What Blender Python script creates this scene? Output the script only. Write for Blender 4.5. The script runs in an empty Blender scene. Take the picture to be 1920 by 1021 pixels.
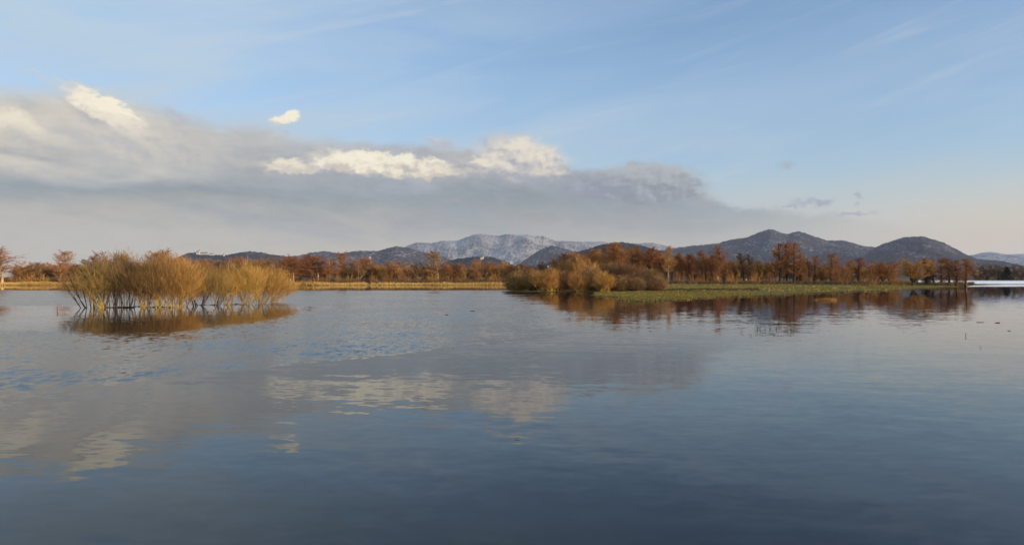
import bpy, math, random
import numpy as np
from mathutils import Vector, Matrix

# ---------------------------------------------------------------- camera, light
F = 1371.0                      # focal length in pixels of the 1920 px wide picture
HZ = 521.0                      # picture row of the horizon
CZ = 3.0                        # eye height over the water
SUN_AZ, SUN_EL = 116.0, 11.0     # degrees, azimuth clockwise from the view direction (+Y)
EXPOSURE = 0.0
SKY_STRENGTH = 0.15
HAZE = 2.8e-5

scn = bpy.context.scene
col = scn.collection
cd = bpy.data.cameras.new('camera')
cam = bpy.data.objects.new('camera', cd)
col.objects.link(cam)
cam.location = (0, 0, CZ)
cam.rotation_euler = (math.radians(90), 0, 0)
cd.sensor_width = 36.0
cd.lens = 36.0 * F / 1920.0
cd.shift_y = (HZ - 510.5) / 1920.0
cd.clip_start = 0.1
cd.clip_end = 60000
scn.camera = cam
scn.view_settings.view_transform = 'Standard'
scn.view_settings.look = 'None'
scn.view_settings.exposure = EXPOSURE
scn.view_settings.gamma = 1.0


def lin(r, g, b):
    f = lambda c: (c / 255.0 / 12.92) if c <= 10 else ((c / 255.0 + 0.055) / 1.055) ** 2.4
    return (f(r), f(g), f(b))


class NT:
    """small helper to write node maths as expressions"""
    def __init__(self, tree):
        self.t = tree

    def n(self, kind, **kw):
        nd = self.t.nodes.new(kind)
        for k, v in kw.items():
            setattr(nd, k, v)
        return nd

    def put(self, sock, v):
        if v is None:
            return
        if hasattr(v, 'is_output'):
            self.t.links.new(v, sock)
        else:
            if isinstance(v, (tuple, list)) and len(v) == 3 and len(sock.default_value) == 4:
                v = (*v, 1)
            sock.default_value = v

    def m(self, op, a, b=None, c=None, clamp=False):
        nd = self.n('ShaderNodeMath', operation=op, use_clamp=clamp)
        self.put(nd.inputs[0], a); self.put(nd.inputs[1], b); self.put(nd.inputs[2], c)
        return nd.outputs[0]

    def v(self, op, a, b=None):
        nd = self.n('ShaderNodeVectorMath', operation=op)
        self.put(nd.inputs[0], a)
        if op == 'SCALE':
            self.put(nd.inputs[3], b)
        else:
            self.put(nd.inputs[1], b)
        return nd.outputs[0]

    def xyz(self, x, y, z=0.0):
        nd = self.n('ShaderNodeCombineXYZ')
        self.put(nd.inputs[0], x); self.put(nd.inputs[1], y); self.put(nd.inputs[2], z)
        return nd.outputs[0]

    def sep(self, v):
        nd = self.n('ShaderNodeSeparateXYZ')
        self.put(nd.inputs[0], v)
        return nd.outputs

    def noise(self, vec, scale=1.0, detail=4.0, rough=0.5, dims='3D', color=False, dist=0.0):
        nd = self.n('ShaderNodeTexNoise', noise_dimensions=dims)
        self.put(nd.inputs['Vector'], vec)
        nd.inputs['Scale'].default_value = scale
        nd.inputs['Detail'].default_value = detail
        nd.inputs['Roughness'].default_value = rough
        nd.inputs['Distortion'].default_value = dist
        return nd.outputs['Color' if color else 'Fac']

    def step(self, v, lo, hi, a=0.0, b=1.0):
        nd = self.n('ShaderNodeMapRange', interpolation_type='SMOOTHSTEP')
        self.put(nd.inputs['Value'], v)
        nd.inputs['From Min'].default_value = lo
        nd.inputs['From Max'].default_value = hi
        nd.inputs['To Min'].default_value = a
        nd.inputs['To Max'].default_value = b
        return nd.outputs[0]

    def mix(self, f, a, b, mode='MIX'):
        nd = self.n('ShaderNodeMix', data_type='RGBA', blend_type=mode)
        self.put(nd.inputs[0], f); self.put(nd.inputs[6], a); self.put(nd.inputs[7], b)
        return nd.outputs[2]

    def ramp(self, f, stops):
        nd = self.n('ShaderNodeValToRGB')
        self.put(nd.inputs[0], f)
        e = nd.color_ramp.elements
        while len(e) < len(stops):
            e.new(0.5)
        for el, (p, c) in zip(e, stops):
            el.position = p
            el.color = (*c, 1)
        return nd.outputs[0]


# ---------------------------------------------------------------- world: sky and clouds
world = bpy.data.worlds.new("World")
scn.world = world
world.use_nodes = True
wt = world.node_tree
wt.nodes.clear()
W = NT(wt)


def azel(px, py):
    a = math.atan((px - 960) / F)
    return math.degrees(a), math.degrees(math.atan((HZ - py) / F * math.cos(a)))


def build_sky():
    D = W.n('ShaderNodeTexCoord').outputs['Generated']
    x, y, z = W.sep(D)
    az = W.m('MULTIPLY', W.m('ARCTAN2', x, y), 57.2958)
    el = W.m('MULTIPLY', W.m('ARCSINE', z), 57.2958)
    sky = W.n('ShaderNodeTexSky', sky_type='NISHITA', sun_disc=False)
    sky.sun_elevation = math.radians(SUN_EL)
    sky.sun_rotation = math.radians(SUN_AZ)
    sky.altitude = 300
    sky.air_density = 1.0
    sky.dust_density = 1.2
    sky.ozone_density = 2.0
    c = W.mix(1.0, sky.outputs[0], (SKYK[0], SKYK[1], SKYK[2]), 'MULTIPLY')
    k = 1.0 / SKY_STRENGTH
    L = lambda r, g, b, g2=1.0: tuple(v * k * g2 for v in lin(r, g, b))
    # thin high veil: whitens the sky in long streaks, more to the left and low down
    veilp = W.xyz(W.m('ADD', W.m('MULTIPLY', az, 0.035), W.m('MULTIPLY', el, 0.05)), W.m('ADD', W.m('MULTIPLY', el, 0.22), W.m('MULTIPLY', az, -0.03)), 3.1)
    vn = W.noise(veilp, 1.0, 7, 0.55, dist=0.6)
    vleft = W.step(az, -40, 20, 0.85, 0.24)
    vlow = W.step(el, 3, 18, 0.45, 0.0)
    vf = W.m('MULTIPLY', W.m('ADD', W.m('ADD', vleft, vlow), -0.08), W.step(vn, 0.3, 0.7, 0.5, 1.35), clamp=True)
    vcol = W.mix(W.step(el, 1, 15), L(196, 200, 196), L(186, 209, 228))
    c = W.mix(vf, c, vcol)
    # warm glow low on the right
    wr = W.m('MULTIPLY', W.step(az, 6, 38), W.step(el, 1.0, 9.0, 1.0, 0.0))
    c = W.mix(W.m('MULTIPLY', wr, 1.0), c, L(232, 213, 186))
    # faint cirrus fans on the right
    cp = W.xyz(W.m('ADD', W.m('MULTIPLY', az, 0.06), W.m('MULTIPLY', el, -0.02)), W.m('ADD', W.m('MULTIPLY', el, 0.5), W.m('MULTIPLY', az, -0.12)), 9.7)
    ci = W.step(W.noise(cp, 1.0, 6, 0.6, dist=0.8), 0.5, 0.78)
    c = W.mix(W.m('MULTIPLY', ci, 0.36), c, L(206, 214, 222))
    # --- domain warp shared by the cumulus layer
    P = W.xyz(az, el)
    wn = W.noise(W.xyz(W.m('MULTIPLY', az, 0.28), W.m('MULTIPLY', el, 0.55), 1.7), 1.0, 6, 0.55, color=True)
    wv = W.v('SUBTRACT', wn, (0.5, 0.5, 0.5))
    PW = W.v('ADD', P, W.v('MULTIPLY', wv, (4.2, 2.6, 0)))
    wn2 = W.noise(W.xyz(W.m('MULTIPLY', az, 1.1), W.m('MULTIPLY', el, 1.7), 5.2), 1.0, 7, 0.6, color=True)
    wv2 = W.v('SUBTRACT', wn2, (0.5, 0.5, 0.5))
    PW2 = W.v('ADD', P, W.v('MULTIPLY', wv2, (1.9, 1.5, 0)))
    # broad streaky noise
    ns = W.noise(W.xyz(W.m('MULTIPLY', az, 0.10), W.m('ADD', W.m('MULTIPLY', el, 0.42), W.m('MULTIPLY', az, 0.05)), 0.3), 1.0, 7, 0.55, dist=0.5)
    # --- the long grey bank: top edge as a curve over azimuth
    top = [(-400, 120), (0, 176), (90, 178), (180, 172), (260, 196), (350, 224), (500, 242), (650, 266), (760, 272), (900, 280),
           (1040, 300), (1080, 318), (1180, 322), (1290, 345), (1370, 384), (1450, 392), (1560, 402), (1660, 418), (1780, 436), (2000, 448), (2500, 470)]
    fc = W.n('ShaderNodeFloatCurve')
    cm = fc.mapping
    cu = cm.curves[0]
    pts = []
    for px, py in top:
        a, e = azel(px, py)
        pts.append(((a + 60) / 120, e / 20))
    cu.points[0].location = (0.0, pts[0][1]); cu.points[1].location = (1.0, pts[-1][1])
    for p in pts:
        cu.points.new(*p)
    cm.update()
    W.put(fc.inputs['Value'], W.m('DIVIDE', W.m('ADD', W.sep(PW)[0], 60), 120))
    T = W.m('MULTIPLY', fc.outputs[0], 20)
    dep = W.m('SUBTRACT', T, W.m('ADD', W.m('MULTIPLY', W.sep(PW)[1], 0.45), W.m('MULTIPLY', W.sep(PW2)[1], 0.55)))            # degrees under the edge
    ba = W.step(W.m('DIVIDE', dep, W.step(az, -20, 0, 1.0, 0.45)), -0.55, 0.9)
    ba = W.m('MULTIPLY', ba, W.step(W.m('ABSOLUTE', az), 70, 100, 1.0, 0.0))
    ba = W.m('MULTIPLY', ba, W.step(az, 10, 33, 0.97, 0.0))
    # colour of the bank by height above the horizon, pushed about by the streak noise
    elw = W.m('ADD', el, W.m('MULTIPLY', W.m('SUBTRACT', ns, 0.5), 5.0))
    bc = W.ramp(W.m('DIVIDE', elw, 15.0), [
        (0.0, L(216, 205, 180)), (0.14, L(201, 193, 173)), (0.27, L(167, 168, 164)), (0.40, L(145, 156, 160)),
        (0.55, L(160, 165, 172)), (0.70, L(186, 187, 186)), (0.9, L(204, 206, 206))])
    lowl = W.m('MULTIPLY', W.step(W.m('ADD', az, W.m('MULTIPLY', W.m('SUBTRACT', ns, 0.5), 40)), -22, -4, 1.0, 0.0), W.step(elw, 3.2, 6.2, 1.0, 0.0))
    bc = W.mix(W.m('MULTIPLY', lowl, 0.75), bc, L(204, 196, 176))
    lowr = W.m('MULTIPLY', W.step(az, 8, 16), W.step(elw, 1.5, 4.5, 1.0, 0.0))
    bc = W.mix(W.m('MULTIPLY', lowr, 0.5), bc, L(190, 184, 176))
    bleft = W.m('MULTIPLY', W.step(az, -34, -12, 1.0, 0.0), W.m('MULTIPLY', W.step(elw, 6.0, 9.0), W.step(ns, 0.28, 0.58)))
    bc = W.mix(W.m('MULTIPLY', bleft, 0.85), bc, L(220, 210, 190))
    tx = W.m('ADD', W.m('MULTIPLY', W.m('SUBTRACT', ns, 0.5), 0.5), W.m('MULTIPLY', W.m('SUBTRACT', W.noise(W.xyz(W.m('MULTIPLY', az, 0.45), W.m('MULTIPLY', el, 1.2), 2.2), 1.0, 6, 0.6, dist=0.7), 0.5), 0.5))
    gain = W.m('ADD', 1.0, W.m('MULTIPLY', tx, W.step(el, 2.0, 8.0, 0.45, 1.0)))
    bc = W.v('SCALE', bc, gain)
    c = W.mix(ba, c, bc)

    def puff(c, px, py, w, h, rot, lit, dark, soft=0.55, amp=1.0, warp=None, alpha=1.0, flip=1.0, litbias=0.0):
        """one cumulus lump: ellipse in (azimuth, elevation), its edge broken by the warp, shaded top to base"""
        a0, e0 = azel(px, py)
        a1, _ = azel(px + w, py); _, e1 = azel(px, py - h)
        sa, se = abs(a1 - a0), abs(e1 - e0)
        q = W.v('SUBTRACT', warp or PW2, (a0, e0, 0))
        qx, qy, _z = W.sep(q)
        cr, sr = math.cos(math.radians(rot)), math.sin(math.radians(rot))
        u = W.m('DIVIDE', W.m('ADD', W.m('MULTIPLY', qx, cr), W.m('MULTIPLY', qy, sr)), sa)
        v = W.m('DIVIDE', W.m('ADD', W.m('MULTIPLY', qx, -sr), W.m('MULTIPLY', qy, cr)), se)
        r = W.m('SQRT', W.m('ADD', W.m('MULTIPLY', u, u), W.m('MULTIPLY', v, v)))
        al = W.m('MULTIPLY', W.step(r, 1.0 - soft, 1.0 + soft * 0.45, 1.0, 0.0), alpha)
        s = W.m('ADD', W.m('MULTIPLY', v, 0.55 * flip), W.m('ADD', W.m('MULTIPLY', W.m('SUBTRACT', relief, 0.5), 1.5 * amp), 0.45 + litbias))
        s = W.step(s, 0.0, 1.0)
        return W.mix(al, c, W.mix(s, dark, lit))

    def cluster(c, lumps, lit, dark, soft, alpha, litbias, mid_py, span_py, amp=1.0):
        """several lumps of one kind joined into one field"""
        f = None
        qx, qy, _z = W.sep(PW2)
        for px, py, w, h in lumps:
            a0, e0 = azel(px, py)
            a1, _ = azel(px + w, py); _, e1 = azel(px, py - h)
            u = W.m('MULTIPLY', W.m('SUBTRACT', qx, a0), 1 / abs(a1 - a0))
            v = W.m('MULTIPLY', W.m('SUBTRACT', qy, e0), 1 / abs(e1 - e0))
            r2 = W.m('ADD', W.m('MULTIPLY', u, u), W.m('MULTIPLY', v, v))
            f = r2 if f is None else W.m('MINIMUM', f, r2)
        al = W.m('MULTIPLY', W.step(W.m('SQRT', f), 1.0 - soft, 1.0 + soft * 0.45, 1.0, 0.0), alpha)
        em, es = azel(960, mid_py)[1], azel(960, mid_py - span_py)[1] - azel(960, mid_py)[1]
        s = W.m('ADD', W.m('MULTIPLY', W.m('SUBTRACT', el, em), 0.5 / es), W.m('ADD', W.m('MULTIPLY', W.m('SUBTRACT', relief, 0.5), 1.6 * amp), 0.45 + litbias))
        return W.mix(al, c, W.mix(W.step(s, 0.0, 1.0), dark, lit))
    # relief: difference of two samples of the same noise, one moved towards the sun
    def dn(off):
        return W.noise(W.xyz(W.m('ADD', W.m('MULTIPLY', az, 0.62), off[0]), W.m('ADD', W.m('MULTIPLY', el, 0.95), off[1]), 7.7), 1.0, 6, 0.55)
    relief = W.m('ADD', W.m('MULTIPLY', W.m('SUBTRACT', dn((0, 0)), dn((0.22, 0.26))), 2.2), 0.5)
    WH, WH2, CR = L(255, 245, 220), L(244, 232, 208), L(214, 208, 196)
    GR, LI, LG = L(168, 170, 176), L(176, 174, 180), L(192, 192, 192)
    # soft grey masses inside the bank
    c = puff(c, 230, 262, 190, 60, -6, CR, LG, 0.9, 1.0, PW, 0.75, litbias=0.2)
    c = puff(c, 380, 300, 260, 34, -8, L(204, 200, 190), L(186, 186, 184), 0.9, 1.0, PW, 0.5)
    c = puff(c, 620, 300, 150, 34, -3, L(188, 190, 192), L(164, 168, 175), 0.8, 1.0, PW, 0.7)
    c = puff(c, 330, 218, 50, 13, -8, L(190, 194, 200), L(178, 184, 192), 0.9, 1.0, PW2, 0.6)
    # far right end of the bank: lilac heap
    c = puff(c, 1290, 362, 62, 19, -18, L(178, 180, 181), L(166, 170, 173), 0.7, 0.5, PW2, 0.9)
    c = puff(c, 1212, 345, 118, 42, -3, L(180, 185, 188), L(140, 148, 157), 0.28, 0.8, PW2, 1.0, litbias=0.05)
    c = puff(c, 1130, 346, 80, 26, 4, L(168, 171, 182), L(146, 150, 164), 0.6, 1.0, PW2, 0.9)
    # middle cumulus with shaded crown
    c = puff(c, 950, 275, 62, 28, 0, L(204, 202, 200), L(184, 186, 192), 0.6, 1.0, PW2, 0.85)
    c = puff(c, 825, 270, 34, 16, 0, L(206, 204, 202), L(186, 188, 194), 0.7, 1.0, PW2, 0.8)
    c = puff(c, 985, 303, 88, 44, -8, L(232, 223, 208), L(172, 173, 181), 0.5, 0.9, PW2, 0.95, litbias=0.15)
    c = puff(c, 870, 318, 70, 24, 0, L(202, 196, 190), L(172, 174, 180), 0.7, 1.2, PW2, 0.85)
    c = puff(c, 905, 306, 26, 13, 0, WH2, CR, 0.6, 1.0, PW2, 0.9, litbias=0.3)
    c = puff(c, 1005, 324, 24, 9, -8, L(224, 214, 198), CR, 0.7, 1.0, PW2, 0.8, litbias=0.3)
    c = cluster(c, ((935, 292, 34, 15), (968, 272, 30, 13), (1015, 290, 32, 15), (1040, 318, 24, 11), (960, 318, 40, 10)), L(238, 229, 210), L(182, 181, 186), 0.45, 0.75, 0.10, 300, 40, 0.7)
    c = cluster(c, ((1150, 330, 34, 13), (1195, 318, 34, 14), (1240, 318, 36, 14), (1278, 338, 28, 13)), L(182, 186, 189), L(156, 163, 169), 0.5, 0.55, 0.0, 328, 24, 0.5)
    # the long sunlit roll
    c = puff(c, 548, 312, 56, 15, 0, WH2, CR, 0.6, 1.0, PW2, 0.95, litbias=0.2)
    c = puff(c, 700, 307, 118, 24, -3, WH, L(212, 203, 188), 0.45, 1.2, PW2, 1.0, litbias=0.35)
    c = puff(c, 795, 318, 70, 20, -3, WH2, L(196, 190, 182), 0.6, 1.2, PW2, 0.9, litbias=0.1)
    c = cluster(c, ((520, 310, 22, 8), (612, 305, 28, 11), (655, 297, 34, 13), (700, 294, 34, 12), (752, 298, 34, 13), (812, 308, 30, 12), (800, 328, 30, 9), (570, 318, 26, 8)), L(255, 247, 224), L(214, 204, 188), 0.4, 0.85, 0.22, 308, 26, 0.6)
    # bright slanted lump, left, with its grey underside
    c = puff(c, 190, 222, 62, 20, -22, L(182, 182, 184), L(168, 170, 174), 0.8, 1.0, PW2, 0.8)
    c = puff(c, 199, 205, 78, 25, -22, WH, L(222, 212, 194), 0.32, 0.5, PW2, 1.0, litbias=0.42)
    c = puff(c, 245, 245, 56, 20, -12, L(228, 220, 204), CR, 0.8, 1.0, PW2, 0.8, litbias=0.2)
    c = puff(c, 25, 232, 60, 30, -10, L(246, 235, 212), CR, 0.55, 0.7, PW2, 0.95, litbias=0.4)
    c = puff(c, 60, 262, 90, 34, -10, L(216, 208, 192), L(196, 192, 184), 0.9, 1.0, PW, 0.6, litbias=0.2)
    # small free cloud
    c = puff(c, 528, 226, 22, 9, 0, WH, L(214, 206, 196), 0.5, 0.9, PW2, 0.95, litbias=0.3)
    c = puff(c, 549, 219, 20, 11, 0, WH, L(214, 206, 196), 0.5, 0.9, PW2, 0.95, litbias=0.4)
    c = puff(c, 520, 250, 32, 7, -6, L(206, 204, 198), L(190, 192, 194), 0.9, 0.9, PW2, 0.6)
    c = puff(c, 60, 132, 34, 5, -4, L(214, 212, 208), L(204, 206, 208), 0.9, 0.9, PW2, 0.5)
    c = puff(c, 130, 160, 60, 8, -6, L(216, 214, 208), L(206, 208, 208), 0.9, 0.9, PW2, 0.6)
    # little dark scraps on the right
    c = cluster(c, ((1475, 309, 16, 7), (1510, 380, 30, 7), (1540, 381, 26, 7), (1480, 386, 24, 4), (1606, 366, 13, 6), (1605, 384, 12, 3), (1598, 402, 46, 4)), L(172, 178, 192), L(158, 164, 180), 0.9, 0.75, 0.0, 380, 40)
    below = W.step(el, -1.5, 0.0)
    c = W.mix(below, L(90, 88, 80), c)
    bg = W.n('ShaderNodeBackground')
    W.put(bg.inputs[0], c)
    bg.inputs[1].default_value = SKY_STRENGTH
    out = W.n('ShaderNodeOutputWorld')
    wt.links.new(bg.outputs[0], out.inputs[0])


SKYK = (1.30, 1.38, 1.52)
build_sky()

sd = bpy.data.lights.new('sun', 'SUN')
sd.energy = 5.0
sd.angle = math.radians(0.6)
sd.color = (1.0, 0.80, 0.56)
sun = bpy.data.objects.new('sun', sd)
col.objects.link(sun)
_a, _e = math.radians(SUN_AZ), math.radians(SUN_EL)
sdir = Vector((math.sin(_a) * math.cos(_e), math.cos(_a) * math.cos(_e), math.sin(_e)))
sun.rotation_euler = sdir.to_track_quat('Z', 'Y').to_euler()


# ---------------------------------------------------------------- object helpers
def tag(o, label=None, cat=None, group=None, kind=None):
    if label: o['label'] = label
    if cat: o['category'] = cat
    if group: o['group'] = group
    if kind: o['kind'] = kind
    return o


def empty(name, loc, rz=0.0, s=(1, 1, 1)):
    o = bpy.data.objects.new(name, None)
    o.empty_display_size = 0.5
    o.location = loc
    o.rotation_euler = (0, 0, rz)
    o.scale = s
    col.objects.link(o)
    return o


def mesh_obj(name, verts, faces, mat, parent=None, smooth=False):
    me = bpy.data.meshes.new(name)
    me.from_pydata([tuple(v) for v in verts], [], faces)
    me.materials.append(mat)
    if smooth:
        me.polygons.foreach_set('use_smooth', [True] * len(me.polygons))
    me.update()
    o = bpy.data.objects.new(name, me)
    col.objects.link(o)
    if parent:
        o.parent = parent
    return o


def grid_mesh(name, V, nr, nc, mat, smooth=True, wrap=False):
    """V: (nr*nc,3) array"""
    me = bpy.data.meshes.new(name)
    i = np.arange(nr - 1)[:, None]
    j = np.arange(nc - (0 if wrap else 1))[None, :]
    a = i * nc + j
    b = i * nc + (j + 1) % nc
    Fs = np.stack([a, b, b + nc, a + nc], -1).reshape(-1, 4)
    me.vertices.add(len(V)); me.vertices.foreach_set('co', V.astype(np.float32).ravel())
    me.loops.add(Fs.size); me.loops.foreach_set('vertex_index', Fs.astype(np.int32).ravel())
    me.polygons.add(len(Fs))
    me.polygons.foreach_set('loop_start', (np.arange(len(Fs)) * 4).astype(np.int32))
    me.polygons.foreach_set('loop_total', np.full(len(Fs), 4, np.int32))
    me.polygons.foreach_set('use_smooth', np.full(len(Fs), smooth, bool))
    me.materials.append(mat)
    me.update(calc_edges=True)
    me.validate()
    o = bpy.data.objects.new(name, me)
    col.objects.link(o)
    return o


# value noise in numpy
def _h(ix, iy, s):
    n = (ix.astype(np.int64) * 374761393 + iy.astype(np.int64) * 668265263 + s * 1274126177) & 0xffffffff
    n = ((n ^ (n >> 13)) * 1274126177) & 0xffffffff
    return ((n ^ (n >> 16)) & 0xffff) / 65535.0


def vnoise(x, y, s=0):
    x0 = np.floor(x); y0 = np.floor(y)
    fx = x - x0; fy = y - y0
    fx = fx * fx * (3 - 2 * fx); fy = fy * fy * (3 - 2 * fy)
    a = _h(x0, y0, s); b = _h(x0 + 1, y0, s); c = _h(x0, y0 + 1, s); d = _h(x0 + 1, y0 + 1, s)
    return (a * (1 - fx) + b * fx) * (1 - fy) + (c * (1 - fx) + d * fx) * fy


def fbm(x, y, s=0, o=4, g=0.5):
    t = 0; a = 1.0; w = 0
    for k in range(o):
        t = t + a * vnoise(x * 2 ** k + 17.3 * k, y * 2 ** k - 9.1 * k, s + k); w += a; a *= g
    return t / w


def sstep(v, a, b):
    t = np.clip((v - a) / (b - a), 0, 1)
    return t * t * (3 - 2 * t)


# ---------------------------------------------------------------- materials
MAT = {}


def newmat(name):
    m = bpy.data.materials.new(name)
    m.use_nodes = True
    m.node_tree.nodes.clear()
    t = NT(m.node_tree)
    MAT[name] = m
    return m, t


def finish(t, base, rough=0.9, normal=None, spec=0.2, alpha=None, extra=None):
    p = t.n('ShaderNodeBsdfPrincipled')
    t.put(p.inputs['Base Color'], base)
    t.put(p.inputs['Roughness'], rough)
    p.inputs['Specular IOR Level'].default_value = spec
    if normal is not None:
        t.put(p.inputs['Normal'], normal)
    o = t.n('ShaderNodeOutputMaterial')
    t.t.links.new(p.outputs[0], o.inputs[0])
    return p


def plant_mat(name, c1, c2, scale=1.5, trans=0.0):
    """bark or twigs: two tones by clumps, slight tone shift from plant to plant"""
    m, t = newmat(name)
    oc = t.n('ShaderNodeTexCoord').outputs['Object']
    rnd = t.n('ShaderNodeObjectInfo').outputs['Random']
    n = t.noise(t.v('ADD', oc, t.xyz(t.m('MULTIPLY', rnd, 30), 0, 0)), scale, 3, 0.6)
    c = t.mix(t.step(n, 0.35, 0.65), c1, c2)
    hsv = t.n('ShaderNodeHueSaturation')
    t.put(hsv.inputs['Hue'], t.m('ADD', 0.49, t.m('MULTIPLY', rnd, 0.02)))
    t.put(hsv.inputs['Value'], t.m('ADD', 0.85, t.m('MULTIPLY', rnd, 0.3)))
    t.put(hsv.inputs['Color'], c)
    finish(t, hsv.outputs[0], 0.85)
    return m


plant_mat('twig_rust', (0.31, 0.125, 0.042), (0.48, 0.22, 0.080), 0.5)
plant_mat('twig_orange', (0.40, 0.19, 0.050), (0.58, 0.29, 0.085), 0.5)
plant_mat('twig_amber', (0.33, 0.160, 0.045), (0.52, 0.265, 0.075), 0.6)
plant_mat('twig_umber', (0.22, 0.115, 0.050), (0.36, 0.20, 0.085), 0.5)
plant_mat('twig_brown', (0.15, 0.085, 0.040), (0.26, 0.15, 0.07), 0.5)
plant_mat('twig_gold', (0.36, 0.195, 0.052), (0.56, 0.315, 0.090), 0.6)
plant_mat('twig_olive', (0.21, 0.13, 0.050), (0.40, 0.23, 0.070), 0.6)
plant_mat('bark_pale', (0.34, 0.22, 0.11), (0.55, 0.38, 0.20), 0.6)
plant_mat('bark_dark', (0.05, 0.038, 0.028), (0.11, 0.08, 0.05), 0.6)
plant_mat('bark_gold', (0.26, 0.16, 0.04), (0.55, 0.36, 0.09), 0.8)
plant_mat('needles', (0.012, 0.022, 0.012), (0.03, 0.045, 0.02), 0.7)
plant_mat('wet_wood', (0.018, 0.013, 0.010), (0.05, 0.035, 0.025), 2.0)
plant_mat('reed', (0.50, 0.30, 0.07), (0.78, 0.52, 0.15), 0.05)
plant_mat('reed_dark', (0.05, 0.04, 0.02), (0.10, 0.075, 0.03), 2.0)
plant_mat('grass_green', (0.150, 0.118, 0.024), (0.215, 0.155, 0.034), 0.12)
plant_mat('plaster', (0.54, 0.50, 0.43), (0.62, 0.57, 0.49), 0.05)
plant_mat('roof_tile', (0.10, 0.05, 0.035), (0.14, 0.07, 0.05), 0.1)


def terrain_mat():
    m, t = newmat('terrain')
    pos = t.n('ShaderNodeNewGeometry').outputs['Position']
    x, y, z = t.sep(pos)
    n1 = t.noise(t.v('MULTIPLY', pos, (0.02, 0.05, 0.05)), 1.0, 6, 0.6)
    n2 = t.noise(t.v('MULTIPLY', pos, (0.3, 0.6, 0.3)), 1.0, 6, 0.65)
    straw = t.mix(t.step(n2, 0.3, 0.7), (0.34, 0.20, 0.05), (0.62, 0.42, 0.13))
    green = t.mix(t.step(n1, 0.35, 0.65), (0.120, 0.105, 0.022), (0.22, 0.165, 0.040))
    green = t.mix(t.step(n2, 0.5, 0.8, 0, 0.3), green, (0.24, 0.16, 0.05))
    right = t.step(t.m('SUBTRACT', x, t.m('MULTIPLY', n1, 10)), -8, 12)
    c = t.mix(right, straw, green)
    fld = t.mix(t.step(n1, 0.4, 0.6), (0.10, 0.08, 0.035), (0.16, 0.13, 0.05))
    c = t.mix(t.step(y, 600, 1200), c, fld)
    mud = t.mix(n2, (0.012, 0.010, 0.007), (0.035, 0.028, 0.018))
    c = t.mix(t.step(z, 0.02, 0.14), mud, c)
    b = t.n('ShaderNodeBump')
    b.inputs['Strength'].default_value = 0.5
    b.inputs['Distance'].default_value = 0.3
    t.put(b.inputs['Height'], n2)
    finish(t, c, 0.95, b.outputs[0], 0.1)
    return m


def snow_mat():
    m, t = newmat('snow')
    pos = t.n('ShaderNodeNewGeometry').outputs['Position']
    n = t.noise(t.v('MULTIPLY', pos, (0.1, 0.06, 0.1)), 1.0, 5, 0.6)
    finish(t, t.mix(t.step(n, 0.62, 0.74), (0.85, 0.85, 0.86), (0.45, 0.33, 0.2)), 0.7)
    return m


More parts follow.
